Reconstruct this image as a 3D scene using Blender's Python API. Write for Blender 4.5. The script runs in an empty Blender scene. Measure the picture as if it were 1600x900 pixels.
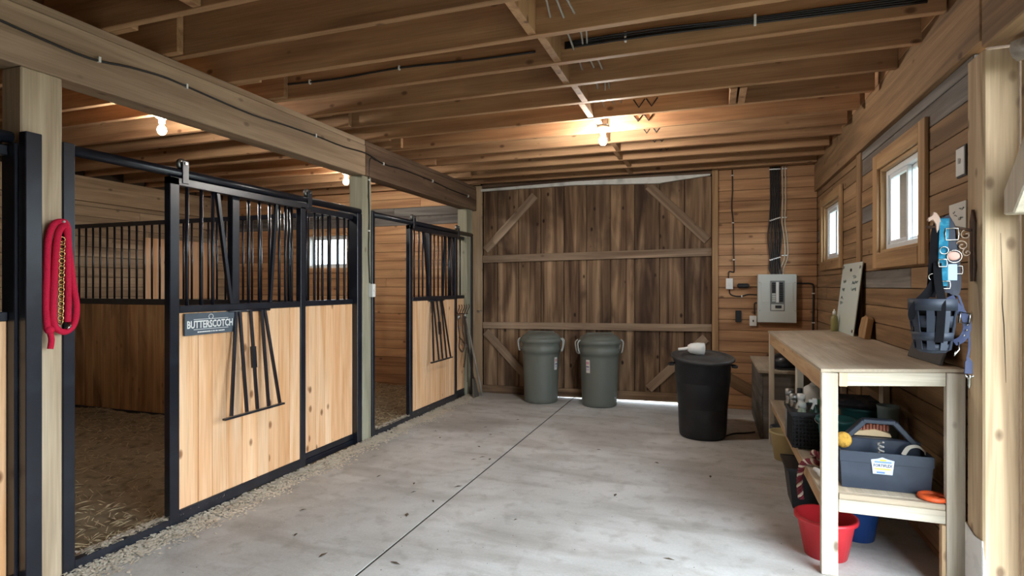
import bpy, bmesh, math, random
from mathutils import Vector, Matrix
R = random.Random(7)
SC = bpy.context.scene
COL = SC.collection
PI = math.pi

# ------------------------------------------------------------------ camera, sky, light, exposure
cam_d = bpy.data.cameras.new('camera')
cam_d.sensor_width = 36.0
cam_d.lens = 36.0 * 884.0 / 1600.0
cam_d.shift_y = -3.0 / 1600.0
cam_d.clip_start = 0.05
cam = bpy.data.objects.new('camera', cam_d)
COL.objects.link(cam)
cam.location = (0, 0, 1.4)
cam.rotation_euler = (PI / 2, 0, math.atan(310.0 / 884.0))
SC.camera = cam

world = bpy.data.worlds.new('overcast_sky')
SC.world = world
world.use_nodes = True
bg = world.node_tree.nodes['Background']
bg.inputs[0].default_value = (0.80, 0.91, 1.0, 1)
bg.inputs[1].default_value = 5.4

SC.view_settings.view_transform = 'Standard'
SC.view_settings.look = 'None'
SC.view_settings.gamma = 1.0
SC.view_settings.use_curve_mapping = False
SC.view_settings.exposure = 1.48

def portal(name, loc, rot, sx, sy):
    l = bpy.data.lights.new(name, 'AREA'); l.shape = 'RECTANGLE'; l.size = sx; l.size_y = sy
    l.cycles.is_portal = True
    o = bpy.data.objects.new(name, l); COL.objects.link(o)
    o.location = loc; o.rotation_euler = rot
# daylight portals: side doorway, the two side windows, the stall window
portal('doorway_daylight', (1.26, 1.65, 1.22), (0, PI / 2, 0), 2.4, 2.5)
portal('window_daylight', (1.32, 4.09, 1.91), (0, PI / 2, 0), 0.6, 0.85)
portal('window_daylight', (1.32, 6.14, 1.91), (0, PI / 2, 0), 0.6, 0.85)
portal('window_daylight', (-5.31, 7.08, 1.9), (-PI / 2, 0, 0), 0.8, 0.55)

# ------------------------------------------------------------------ materials
def lin(c):
    def f(v):
        v /= 255.0
        return v / 12.92 if v <= 0.04045 else ((v + 0.055) / 1.055) ** 2.4
    return (f(c[0]), f(c[1]), f(c[2]), 1.0)

def new_mat(name):
    m = bpy.data.materials.new(name); m.use_nodes = True
    nt = m.node_tree
    return m, nt, nt.nodes['Principled BSDF']

def N(nt, t, **kw):
    n = nt.nodes.new(t)
    for k, v in kw.items(): setattr(n, k, v)
    return n

def ramp(nt, src, stops):
    r = N(nt, 'ShaderNodeValToRGB')
    els = r.color_ramp.elements
    while len(els) < len(stops): els.new(0.5)
    for e, (p, c) in zip(els, stops): e.position = p; e.color = c
    nt.links.new(src, r.inputs[0])
    return r.outputs[0]

def mixc(nt, fac, a, b, mode='MIX'):
    m = N(nt, 'ShaderNodeMix', data_type='RGBA', blend_type=mode)
    if isinstance(fac, (int, float)): m.inputs[0].default_value = fac
    else: nt.links.new(fac, m.inputs[0])
    for i, v in ((6, a), (7, b)):
        if isinstance(v, tuple): m.inputs[i].default_value = v
        else: nt.links.new(v, m.inputs[i])
    return m.outputs[2]

def g(v): return (v, v, v, 1)

_W = {}
def wood(kind, axis):
    key = kind + '_' + axis
    if key in _W: return _W[key]
    base, dark, light, knot, var, stain, staincol, rough = WOODS[kind]
    m, nt, bs = new_mat('wood_' + key)
    tc = N(nt, 'ShaderNodeTexCoord'); oi = N(nt, 'ShaderNodeObjectInfo')
    rv = N(nt, 'ShaderNodeVectorMath', operation='SCALE'); rv.inputs[0].default_value = (37, 91, 53)
    nt.links.new(oi.outputs['Random'], rv.inputs['Scale'])
    ad = N(nt, 'ShaderNodeVectorMath', operation='ADD')
    nt.links.new(tc.outputs['Object'], ad.inputs[0]); nt.links.new(rv.outputs[0], ad.inputs[1])
    def mp(along, across):
        mm = N(nt, 'ShaderNodeMapping')
        s = [across] * 3; s['xyz'.index(axis)] = along
        mm.inputs['Scale'].default_value = s
        nt.links.new(ad.outputs[0], mm.inputs[0]); return mm.outputs[0]
    def noise(v, sc, det, dist=0.0):
        n = N(nt, 'ShaderNodeTexNoise'); n.inputs['Scale'].default_value = sc
        n.inputs['Detail'].default_value = det; n.inputs['Distortion'].default_value = dist
        nt.links.new(v, n.inputs['Vector']); return n.outputs[0]
    n1 = noise(mp(0.7, 11), 1.0, 3, 0.8)
    col = ramp(nt, n1, [(0.3, lin(dark)), (0.5, lin(base)), (0.72, lin(light))])
    n2 = noise(mp(3, 110), 1.0, 2, 0.3)
    gr = ramp(nt, n2, [(0.3, g(0.78)), (0.6, g(1.0))])
    col = mixc(nt, 0.75, col, gr, 'MULTIPLY')
    if knot > 0:
        vo = N(nt, 'ShaderNodeTexVoronoi'); vo.inputs['Scale'].default_value = 1.0
        nt.links.new(mp(4.2, 7.0), vo.inputs['Vector'])
        kf = ramp(nt, vo.outputs['Distance'], [(0.06, g(knot)), (0.10, g(knot * 0.6)), (0.14, g(0))])
        col = mixc(nt, kf, col, lin((dark[0] * 0.55, dark[1] * 0.45, dark[2] * 0.38)))
    if stain > 0:
        n3 = noise(mp(1.1, 3.2), 1.0, 4, 0.6)
        sf = ramp(nt, n3, [(0.46, g(0)), (0.68, g(stain))])
        col = mixc(nt, sf, col, lin(staincol))
    hv = N(nt, 'ShaderNodeHueSaturation')
    mr = N(nt, 'ShaderNodeMapRange'); mr.inputs[3].default_value = 1 - var; mr.inputs[4].default_value = 1 + var
    nt.links.new(oi.outputs['Random'], mr.inputs[0]); nt.links.new(mr.outputs[0], hv.inputs['Value'])
    hv.inputs['Saturation'].default_value = SAT.get(kind, 0.9); nt.links.new(col, hv.inputs['Color']); nt.links.new(hv.outputs[0], bs.inputs['Base Color'])
    bs.inputs['Roughness'].default_value = rough
    bs.inputs['Specular IOR Level'].default_value = 0.3
    bp = N(nt, 'ShaderNodeBump'); bp.inputs['Strength'].default_value = 0.25; bp.inputs['Distance'].default_value = 0.004
    nt.links.new(n2, bp.inputs['Height']); nt.links.new(bp.outputs[0], bs.inputs['Normal'])
    _W[key] = m
    return m

SAT = {'stall': 1.04, 'joist': 0.9, 'backplank': 0.86, 'stallplank': 0.86, 'partition': 0.92, 'barn': 1.0}
# kind: base, dark, light, knots, per-piece variation, stain amount, stain colour, roughness
WOODS = {
    'joist':  ((172, 126, 80), (142, 98, 58), (190, 146, 98), 0.8, 0.12, 0.35, (112, 78, 50), 0.7),
    'beam':   ((164, 136, 106), (140, 112, 84), (180, 152, 120), 0.6, 0.05, 0.35, (120, 96, 76), 0.75),
    'darkbeam': ((112, 86, 64), (84, 62, 46), (134, 106, 82), 0.5, 0.05, 0.5, (78, 60, 50), 0.75),
    'stall':  ((238, 194, 152), (222, 168, 120), (247, 212, 176), 0.85, 0.07, 0.25, (214, 152, 104), 0.55),
    'partition': ((186, 138, 84), (150, 104, 58), (206, 162, 106), 0.4, 0.08, 0.75, (104, 74, 44), 0.65),
    'backplank': ((184, 130, 76), (150, 100, 56), (204, 154, 98), 0.7, 0.13, 0.3, (128, 88, 54), 0.7),
    'stallplank': ((206, 148, 86), (176, 118, 62), (222, 168, 104), 0.7, 0.10, 0.2, (140, 100, 62), 0.65),
    'sideplank': ((150, 114, 74), (118, 88, 56), (170, 132, 90), 0.7, 0.12, 0.4, (108, 84, 58), 0.75),
    'greyplank': ((118, 112, 106), (92, 86, 80), (142, 136, 128), 0.3, 0.1, 0.5, (96, 78, 60), 0.8),
    'farplank': ((176, 146, 110), (146, 116, 84), (194, 166, 130), 0.6, 0.1, 0.4, (124, 100, 78), 0.75),
    'barn':   ((124, 98, 74), (72, 52, 38), (168, 138, 108), 0.95, 0.16, 0.85, (62, 44, 33), 0.8),
    'barnrail': ((150, 124, 98), (120, 94, 70), (172, 146, 118), 0.5, 0.08, 0.5, (106, 82, 62), 0.8),
    'post':   ((188, 166, 134), (166, 142, 110), (204, 184, 152), 0.8, 0.03, 0.3, (160, 136, 104), 0.75),
    'greenpost': ((152, 148, 124), (130, 124, 102), (170, 166, 142), 0.5, 0.04, 0.4, (126, 118, 96), 0.8),
    'sidepost': ((186, 158, 120), (150, 122, 88), (204, 180, 142), 0.7, 0.04, 0.45, (140, 112, 78), 0.75),
    'bench':  ((204, 192, 170), (182, 166, 142), (218, 208, 190), 0.8, 0.06, 0.35, (168, 152, 128), 0.7),
    'benchrail': ((190, 150, 104), (164, 122, 80), (206, 170, 124), 0.6, 0.06, 0.3, (150, 116, 80), 0.7),
    'ply':    ((190, 172, 146), (176, 156, 128), (204, 188, 164), 0.15, 0.04, 0.55, (146, 128, 106), 0.6),
    'casing': ((176, 136, 86), (148, 108, 66), (194, 156, 106), 0.5, 0.06, 0.3, (140, 106, 70), 0.65),
    'oldwood': ((150, 140, 128), (120, 110, 98), (176, 168, 156), 0.3, 0.05, 0.4, (118, 104, 90), 0.85),
}

_P = {}
def plain(name, c, rough=0.5, metal=0.0, noise=0.0, nscale=30.0, bump=0.0, spec=0.5, c2=None, alpha=None, emit=None):
    if name in _P: return _P[name]
    m, nt, bs = new_mat(name)
    bs.inputs['Roughness'].default_value = rough
    bs.inputs['Metallic'].default_value = metal
    bs.inputs['Specular IOR Level'].default_value = spec
    if noise > 0 or bump > 0:
        tc = N(nt, 'ShaderNodeTexCoord'); n = N(nt, 'ShaderNodeTexNoise')
        n.inputs['Scale'].default_value = nscale; n.inputs['Detail'].default_value = 4
        nt.links.new(tc.outputs['Object'], n.inputs['Vector'])
        if noise > 0:
            cc2 = lin(c2) if c2 else lin(tuple(v * 0.6 for v in c))
            f = ramp(nt, n.outputs[0], [(0.48, g(0)), (0.72, g(noise))])
            nt.links.new(mixc(nt, f, lin(c), cc2), bs.inputs['Base Color'])
        else: bs.inputs['Base Color'].default_value = lin(c)
        if bump > 0:
            b = N(nt, 'ShaderNodeBump'); b.inputs['Strength'].default_value = bump; b.inputs['Distance'].default_value = 0.004
            nt.links.new(n.outputs[0], b.inputs['Height']); nt.links.new(b.outputs[0], bs.inputs['Normal'])
    else: bs.inputs['Base Color'].default_value = lin(c)
    if emit:
        bs.inputs['Emission Color'].default_value = (1.0, 0.96, 0.90, 1); bs.inputs['Emission Strength'].default_value = emit
    _P[name] = m
    return m

BLACK = plain('black_powder_coated_steel', (20, 23, 32), 0.3, 0.0, 0.4, 9.0, 0.05, 0.6, (46, 50, 60))
STEEL = plain('zinc_steel', (170, 170, 168), 0.35, 0.9, 0.3, 20)
GREYCAN = plain('grey_green_plastic', (102, 106, 99), 0.42, 0, 0.15, 4, 0, 0.4)
BLKPL = plain('black_plastic', (30, 31, 35), 0.45, 0, 0.35, 7, 0, 0.45, (64, 64, 66))
WHITE = plain('white_plastic', (226, 226, 222), 0.4)
PAPER = plain('white_paper', (214, 212, 204), 0.8)
CABLE = plain('black_cable', (30, 28, 28), 0.5)
SILVER = plain('silver_cable', (188, 186, 180), 0.35, 0.6)
INK = plain('dark_ink', (44, 44, 46), 0.7)
VINYL = plain('white_vinyl', (222, 226, 228), 0.35)
CHROME = plain('chrome', (160, 157, 150), 0.25, 1.0)
BRASS = plain('brass_chain', (190, 160, 104), 0.3, 1.0)
IRON = plain('rusty_iron', (74, 56, 46), 0.7, 0.4, 0.6, 30, 0.2, 0.4, (98, 66, 46))

def glass_mat():
    m = bpy.data.materials.new('window_glass'); m.use_nodes = True; nt = m.node_tree
    nt.nodes.clear()
    out = N(nt, 'ShaderNodeOutputMaterial'); t = N(nt, 'ShaderNodeBsdfTransparent'); gl = N(nt, 'ShaderNodeBsdfGlossy')
    t.inputs[0].default_value = (0.93, 0.96, 0.97, 1); gl.inputs['Roughness'].default_value = 0.05
    mx = N(nt, 'ShaderNodeMixShader'); mx.inputs[0].default_value = 0.05
    nt.links.new(t.outputs[0], mx.inputs[1]); nt.links.new(gl.outputs[0], mx.inputs[2])
    nt.links.new(mx.outputs[0], out.inputs[0]); return m
GLASS = glass_mat()

def concrete_mat():
    m, nt, bs = new_mat('worn_concrete')
    tc = N(nt, 'ShaderNodeTexCoord')
    geo = N(nt, 'ShaderNodeNewGeometry')
    def noise(sc, det, dist=0.0, stretch=None):
        n = N(nt, 'ShaderNodeTexNoise'); n.inputs['Scale'].default_value = sc; n.inputs['Detail'].default_value = det
        n.inputs['Distortion'].default_value = dist
        if stretch:
            mm = N(nt, 'ShaderNodeMapping'); mm.inputs['Scale'].default_value = stretch
            nt.links.new(geo.outputs['Position'], mm.inputs[0]); nt.links.new(mm.outputs[0], n.inputs['Vector'])
        else: nt.links.new(geo.outputs['Position'], n.inputs['Vector'])
        return n.outputs[0]
    a = noise(1.3, 5, 0.7); b = noise(9, 6, 0.2); c = noise(70, 3); d = noise(1.0, 4, 0.5, (1.2, 4.5, 1))
    col = ramp(nt, a, [(0.3, lin((178, 176, 172))), (0.55, lin((200, 199, 196))), (0.75, lin((216, 215, 213)))])
    col = mixc(nt, ramp(nt, d, [(0.48, g(0)), (0.72, g(0.65))]), col, lin((154, 148, 140)))
    col = mixc(nt, ramp(nt, b, [(0.52, g(0)), (0.75, g(0.55))]), col, lin((146, 140, 132)))
    col = mixc(nt, 0.35, col, ramp(nt, c, [(0.3, g(0.75)), (0.7, g(1))]), 'MULTIPLY')
    nt.links.new(col, bs.inputs['Base Color'])
    bs.inputs['Roughness'].default_value = 0.62; bs.inputs['Specular IOR Level'].default_value = 0.35
    bp = N(nt, 'ShaderNodeBump'); bp.inputs['Strength'].default_value = 0.35; bp.inputs['Distance'].default_value = 0.006
    nt.links.new(noise(22, 5, 0.8), bp.inputs['Height']); nt.links.new(bp.outputs[0], bs.inputs['Normal'])
    return m
CONC = concrete_mat()
DIRT = plain('stall_bedding', (138, 122, 98), 0.95, 0, 0.8, 14, 1.0, 0.1, (90, 76, 58))
STRAW = plain('pale_straw', (178, 160, 126), 0.8, 0, 0.5, 3, 0, 0.2, (150, 120, 80))
CHIPS = plain('wood_shavings', (228, 220, 204), 0.9, 0, 0.5, 9, 0, 0.2, (176, 160, 136))
GRAVEL = plain('outdoor_gravel', (96, 98, 80), 0.95, 0, 0.4, 5)

# ------------------------------------------------------------------ mesh helpers
class MB:
    def __init__(s): s.v = []; s.f = []; s.sm = []
    def add(s, vs, fs, smooth=False):
        o = len(s.v); s.v += [tuple(v) for v in vs]
        for f in fs: s.f.append(tuple(i + o for i in f)); s.sm.append(smooth)
        return s
    def box(s, x, y, z):
        (a, b), (c, d), (e, f) = x, y, z
        return s.add([(a, c, e), (b, c, e), (b, d, e), (a, d, e), (a, c, f), (b, c, f), (b, d, f), (a, d, f)],
                     [(0, 3, 2, 1), (4, 5, 6, 7), (0, 1, 5, 4), (1, 2, 6, 5), (2, 3, 7, 6), (3, 0, 4, 7)])
    def hexa(s, p):      # eight corners: bottom four counter-clockwise, top four
        return s.add(p, [(0, 3, 2, 1), (4, 5, 6, 7), (0, 1, 5, 4), (1, 2, 6, 5), (2, 3, 7, 6), (3, 0, 4, 7)])
    def bar(s, p, q, w, d, up=(0, 0, 1)):   # rectangular bar from p to q
        p, q = Vector(p), Vector(q); t = (q - p).normalized(); u = Vector(up)
        if abs(t.dot(u)) > 0.95: u = Vector((1, 0, 0))
        a = t.cross(u).normalized() * w / 2; b = a.cross(t).normalized() * d / 2
        c = [(-1, -1), (1, -1), (1, 1), (-1, 1)]
        return s.hexa([p + a * i + b * j for i, j in c] + [q + a * i + b * j for i, j in c])
    def tube(s, pts, r, n=8, closed=False, cap=True):
        pts = [Vector(p) for p in pts]; m = len(pts)
        rr = r if isinstance(r, (list, tuple)) else [r] * m
        tan = []
        for i in range(m):
            if closed: t = pts[(i + 1) % m] - pts[i - 1]
            else: t = pts[min(i + 1, m - 1)] - pts[max(i - 1, 0)]
            tan.append(t.normalized() if t.length > 1e-9 else Vector((0, 0, 1)))
        u = Vector((0, 0, 1)) if abs(tan[0].z) < 0.9 else Vector((1, 0, 0))
        u = (u - tan[0] * u.dot(tan[0])).normalized(); vs = []
        for i in range(m):
            u = u - tan[i] * u.dot(tan[i])
            u = u.normalized() if u.length > 1e-6 else tan[i].orthogonal().normalized()
            w = tan[i].cross(u)
            vs += [pts[i] + (u * math.cos(2 * PI * k / n) + w * math.sin(2 * PI * k / n)) * rr[i] for k in range(n)]
        fs = []
        for i in range(m if closed else m - 1):
            j = (i + 1) % m
            for k in range(n):
                l = (k + 1) % n
                fs.append((i * n + k, i * n + l, j * n + l, j * n + k))
        s.add(vs, fs, True)
        if cap and not closed:
            s.add(vs[:n], [tuple(range(n))[::-1]]); s.add(vs[-n:], [tuple(range(n))])
        return s
    def lathe(s, prof, c=(0, 0, 0), n=32, axis='z', smooth=True):  # prof: (radius, height) list
        vs = []
        for r, h in prof:
            for k in range(n):
                a = 2 * PI * k / n; x, y = r * math.cos(a), r * math.sin(a)
                p = {'z': (x, y, h), 'y': (x, h, y), 'x': (h, x, y)}[axis]
                vs.append((c[0] + p[0], c[1] + p[1], c[2] + p[2]))
        fs = [(i * n + k, i * n + (k + 1) % n, (i + 1) * n + (k + 1) % n, (i + 1) * n + k) for i in range(len(prof) - 1) for k in range(n)]
        s.add(vs, fs, smooth)
        if prof[0][0] > 1e-4: s.add(vs[:n], [tuple(range(n))[::-1]])
        if prof[-1][0] > 1e-4: s.add(vs[-n:], [tuple(range(n))])
        return s
    def prism(s, poly, plane, a, b):   # polygon in a plane ('xz': extrude y; 'yz': extrude x; 'xy': extrude z)
        def P(u, v, w): return {'xz': (u, w, v), 'yz': (w, u, v), 'xy': (u, v, w)}[plane]
        n = len(poly)
        vs = [P(u, v, a) for u, v in poly] + [P(u, v, b) for u, v in poly]
        return s.add(vs, [tuple(range(n)), tuple(range(n, 2 * n))[::-1]] + [(i, i + n, (i + 1) % n + n, (i + 1) % n) for i in range(n)])
    def sphere(s, c, r, n=14, m=8, sq=(1, 1, 1)):
        prof = [(max(1e-5, r * math.sin(PI * i / m)), -r * math.cos(PI * i / m)) for i in range(m + 1)]
        o = len(s.v); s.lathe(prof, (0, 0, 0), n)
        for i in range(o, len(s.v)):
            v = s.v[i]; s.v[i] = (c[0] + v[0] * sq[0], c[1] + v[1] * sq[1], c[2] + v[2] * sq[2])
        return s
    def build(s, name, mat, parent=None, bevel=0.0, loc=None, rot=None, centre=True):
        me = bpy.data.meshes.new(name)
        vs = [Vector(v) for v in s.v]
        c = Vector((0, 0, 0))
        if centre and loc is None and vs:
            lo = [min(v[i] for v in vs) for i in range(3)]; hi = [max(v[i] for v in vs) for i in range(3)]
            c = Vector([(lo[i] + hi[i]) / 2 for i in range(2)] + [lo[2]])
            vs = [v - c for v in vs]
        me.from_pydata([tuple(v) for v in vs], [], s.f)
        me.polygons.foreach_set('use_smooth', s.sm)
        bm = bmesh.new(); bm.from_mesh(me)
        bmesh.ops.remove_doubles(bm, verts=bm.verts, dist=1e-5)
        bmesh.ops.recalc_face_normals(bm, faces=bm.faces)
        if bevel: bmesh.ops.bevel(bm, geom=list(bm.edges), offset=bevel, segments=1, affect='EDGES')
        bm.to_mesh(me); bm.free()
        me.materials.append(mat)
        o = bpy.data.objects.new(name, me); COL.objects.link(o)
        o.location = c if loc is None else Vector(loc)
        if rot: o.rotation_euler = rot
        if parent is not None:
            o.parent = parent
            if loc is None and centre:
                o.location = c - wloc(parent)
        return o

def wloc(o):
    p = Vector((0, 0, 0))
    while o is not None:
        p += o.location; o = o.parent
    return p

def tag(o, label, cat, group=None):
    o['label'] = label; o['category'] = cat
    if group: o['group'] = group
    return o

def thing(name, label, cat, loc=(0, 0, 0), group=None):
    o = bpy.data.objects.new(name, None); COL.objects.link(o); o.location = loc
    o.empty_display_size = 0.05
    return tag(o, label, cat, group)

def struct(o): o['kind'] = 'structure'; return o
def sroot(name, loc=(0, 0, 0)):
    o = bpy.data.objects.new(name, None); COL.objects.link(o); o.location = loc
    return struct(o)

def longaxis(x, y, z):
    d = [x[1] - x[0], y[1] - y[0], z[1] - z[0]]
    return 'xyz'[d.index(max(d))]

def wbox(name, x, y, z, kind, parent=None, bevel=0.003, axis=None):
    return MB().box(x, y, z).build(name, wood(kind, axis or longaxis(x, y, z)), parent, bevel)

def mbox(name, x, y, z, mat, parent=None, bevel=0.002):
    return MB().box(x, y, z).build(name, mat, parent, bevel)

def plankbar(name, p, q, w, t, kind, parent, normal, bevel=0.003):
    # a board running p to q, width w in the plane, thickness t along normal; wood grain along local x
    p, q = Vector(p), Vector(q); L = (q - p).length; t_ = (q - p).normalized(); n = Vector(normal).normalized()
    b = n.cross(t_).normalized()
    m = Matrix((t_, b, n)).transposed().to_4x4()
    o = MB().box((-L / 2, L / 2), (-w / 2, w / 2), (0, t)).build(name, wood(kind, 'x'), parent, bevel, loc=(0, 0, 0))
    m.translation = (p + q) / 2 - (wloc(parent) if parent else Vector((0, 0, 0)))
    o.matrix_local = m
    return o

def smooth_path(pts, k=6, closed=False):
    P_ = [Vector(p) for p in pts]; n = len(P_); out = []
    rng = range(n) if closed else range(n - 1)
    for i in rng:
        p1, p2 = P_[i], P_[(i + 1) % n]
        p0 = P_[i - 1] if (closed or i > 0) else p1
        p3 = P_[(i + 2) % n] if (closed or i + 2 < n) else p2
        for j in range(k):
            t = j / k
            out.append(0.5 * ((2 * p1) + (p2 - p0) * t + (2 * p0 - 5 * p1 + 4 * p2 - p3) * t * t + (3 * p1 - p0 - 3 * p2 + p3) * t ** 3))
    if not closed: out.append(P_[-1])
    return out

def text_part(name, s, size, mat, parent, loc, rot, extrude=0.0008, sx=1.0, spacing=1.0):
    cu = bpy.data.curves.new('text', 'FONT'); cu.body = s; cu.size = size; cu.extrude = extrude
    cu.align_x = 'CENTER'; cu.align_y = 'CENTER'; cu.resolution_u = 2; cu.space_character = spacing
    cu.offset = size * 0.022
    tmp = bpy.data.objects.new('text', cu); COL.objects.link(tmp)
    dg = bpy.context.evaluated_depsgraph_get()
    me = bpy.data.meshes.new_from_object(tmp.evaluated_get(dg)); bpy.data.objects.remove(tmp)
    me.materials.clear(); me.materials.append(mat)
    o = bpy.data.objects.new(name, me); COL.objects.link(o)
    o.parent = parent; o.location = Vector(loc) - (wloc(parent) if parent else Vector((0, 0, 0)))
    o.rotation_euler = rot; o.scale = (sx, 1, 1)
    return o
# ------------------------------------------------------------------ dimensions (metres)
XS, YB, XR, XL = -2.912, 6.92, 1.10, -7.10     # stall front, back wall, side wall, far stall wall
ZJ = 2.71                                      # underside of the joists
PW = 0.1225                                    # plank exposure

# ------------------------------------------------------------------ floor and ground
floor = sroot('floor', (0, 0, 0))
mbox('sub_base', (XL - 0.2, XR + 0.25), (-2.7, YB + 0.2), (-0.25, -0.05), plain('packed_earth', (52, 46, 40), 0.95, 0, 0.5, 6), floor, 0)
jx, jy = -1.618, 4.36
for xa, xb in ((-2.95, jx), (jx, XR + 0.12)):
    for ya, yb in ((-2.6, jy - 3.9), (jy - 3.9, jy), (jy, YB + 0.14)):
        gx = 0.0075; ex0 = gx if xa == jx else 0; ex1 = gx if xb == jx else 0
        mbox('concrete_slab', (xa + ex0, xb - ex1), (ya + 0.002, yb - 0.002), (-0.05, 0.0), CONC, floor, 0.0006)
JOINT = plain('dark_joint_dirt', (58, 52, 46), 0.95)
mbox('joint_filler', (jx - 0.006, jx + 0.006), (-2.6, YB + 0.1), (-0.045, -0.003), JOINT, floor, 0)
mbox('joint_filler', (-2.94, XR + 0.1), (jy - 0.0015, jy + 0.0015), (-0.045, -0.001), JOINT, floor, 0)
mbox('stall_base', (XL, -2.95), (-2.6, YB), (-0.05, 0.005), DIRT, floor, 0)
ground = struct(mbox('ground', (-60, 60), (-60, 60), (-0.35, -0.28), GRAVEL, None, 0))
for (x, y) in (((XR + 0.3, 60), (-60, 60)), ((-60, XR + 0.3), (YB + 0.25, 60)), ((-60, XR + 0.3), (-60, -2.75))):
    mbox('gravel_yard', x, y, (-0.28, -0.02), GRAVEL, ground, 0)

# ------------------------------------------------------------------ plank walls
def plank_pieces(wall, along, u0, u1, z0, z1, face, depth, holes, kindf, lens=(1.6, 3.2), phase=0.038):
    # along 'x' (wall faces -Y at y=face, body behind it) or 'y' (wall in x=face)
    k = math.floor((z0 - phase) / PW)
    while phase + k * PW < z1 - 0.004:
        a, b = max(z0, phase + k * PW), min(z1, phase + (k + 1) * PW)
        k += 1
        if b - a < 0.02: continue
        cuts = {u0, u1}; u = u0 + R.uniform(0.6, 2.6)
        while u < u1 - 0.5:
            cuts.add(u); u += R.uniform(*lens)
        for h in holes:
            if h[2] < b and h[3] > a:
                for e in h[:2]:
                    if u0 < e < u1: cuts.add(e)
        cs = sorted(cuts)
        for c0, c1 in zip(cs[:-1], cs[1:]):
            if c1 - c0 < 0.01: continue
            mid = (c0 + c1) / 2; spans = [(a, b)]
            for h in holes:
                if h[0] < mid < h[1] and h[2] < b and h[3] > a:
                    ns = []
                    for (p, q) in spans:
                        if p < h[2]: ns.append((p, min(q, h[2])))
                        if q > h[3]: ns.append((max(p, h[3]), q))
                    spans = ns
            for p, q in spans:
                if q - p < 0.012: continue
                off = R.uniform(0, 0.004)
                kind = kindf((c0 + c1) / 2, (p + q) / 2)
                zz = (p + 0.002, q - 0.002); uu = (c0 + 0.001, c1 - 0.001)
                f0, f1 = face + depth * off / abs(depth), face + depth
                ff = (min(f0, f1), max(f0, f1))
                if along == 'x': wbox('plank', uu, ff, zz, kind, wall, 0.0035, 'x')
                else: wbox('plank', ff, uu, zz, kind, wall, 0.0035, 'y')

def backing(wall, along, u0, u1, z0, z1, fa, fb, holes, mat):
    us = sorted({u0, u1} | {e for h in holes for e in h[:2] if u0 < e < u1})
    m = MB()
    for a, b in zip(us[:-1], us[1:]):
        zs = [(z0, z1)]
        for h in holes:
            if h[0] < (a + b) / 2 < h[1]:
                ns = []
                for p, q in zs:
                    if p < h[2]: ns.append((p, min(q, h[2])))
                    if q > h[3]: ns.append((max(p, h[3]), q))
                zs = ns
        for p, q in zs:
            if along == 'x': m.box((a, b), (fa, fb), (p, q))
            else: m.box((fa, fb), (a, b), (p, q))
    return m.build('sheathing', mat, wall)
SHEATH = plain('dark_sheathing', (70, 54, 40), 0.9, 0, 0.4, 4)

# side wall with two windows
W2 = (3.685, 4.50, 1.625, 2.20); W1 = (5.735, 6.56, 1.645, 2.215)
wall_right = sroot('wall_right', (XR, 5.0, 0))
backing(wall_right, 'y', 3.047, YB + 0.2, -0.05, 3.0, XR + 0.022, XR + 0.21, [W1, W2], SHEATH)
def rk(u, z):
    if z > 2.25 and u < 5.0: return 'greyplank'
    return 'greyplank' if R.random() < 0.04 else 'sideplank'
plank_pieces(wall_right, 'y', 3.045, 5.0, 0.0, 2.43, XR, 0.022, [W2], rk, (4, 5))
plank_pieces(wall_right, 'y', 5.13, YB, 0.0, 2.43, XR, 0.022, [W1], rk, (4, 5))
wbox('batten', (XR - 0.012, XR + 0.022), (5.0, 5.13), (0.0, 2.43), 'sideplank', wall_right)
wbox('top_board', (XR - 0.03, XR + 0.03), (2.9, YB), (2.43, 2.765), 'sideplank', wall_right)
wbox('rim_board', (XR + 0.0, XR + 0.05), (-2.6, YB), (2.765, 2.97), 'joist', wall_right)
# wall on the near side of the side doorway
wall_near = sroot('wall_right_near', (XR, -1.8, 0))
backing(wall_near, 'y', -2.6, 0.42, -0.05, 3.0, XR, XR + 0.2, [], wood('sideplank', 'y'))
# back wall: right run, left run (stall), over the big door
DX0, DX1, DZ = -2.845, 0.018, 2.675
W3 = (-5.69, -4.93, 1.645, 2.16)
wall_back = sroot('wall_back', (0, YB, 0))
backing(wall_back, 'x', XL - 0.2, XR + 0.2, -0.05, 3.0, YB + 0.022, YB + 0.16, [W3, (DX0, DX1, -0.06, DZ)], SHEATH)
def bk(u, z): return 'greyplank' if R.random() < 0.09 else 'backplank'
def sk(u, z): return 'greyplank' if z > 2.30 and z < 2.5 else ('backplank' if z < 0.45 else 'stallplank')
plank_pieces(wall_back, 'x', 0.085, XR, 0.0, 2.90, YB, 0.022, [], bk, (0.5, 1.2))
plank_pieces(wall_back, 'x', XL, -2.975, 0.0, 2.90, YB, 0.022, [W3], sk)
wbox('door_trim', (-2.975, -2.845), (YB - 0.03, YB + 0.06), (0, 2.72), 'farplank', wall_back)
wbox('door_trim', (0.018, 0.085), (YB - 0.025, YB + 0.06), (0, 2.74), 'casing', wall_back)
wbox('door_header', (DX0, DX1), (YB + 0.0, YB + 0.1), (2.69, 2.80), 'darkbeam', wall_back)
plankbar('diagonal_board', (0.09, YB - 0.001, 0.40), (0.80, YB - 0.001, 0.02), 0.13, 0.02, 'sideplank', wall_back, (0, -1, 0))
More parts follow.
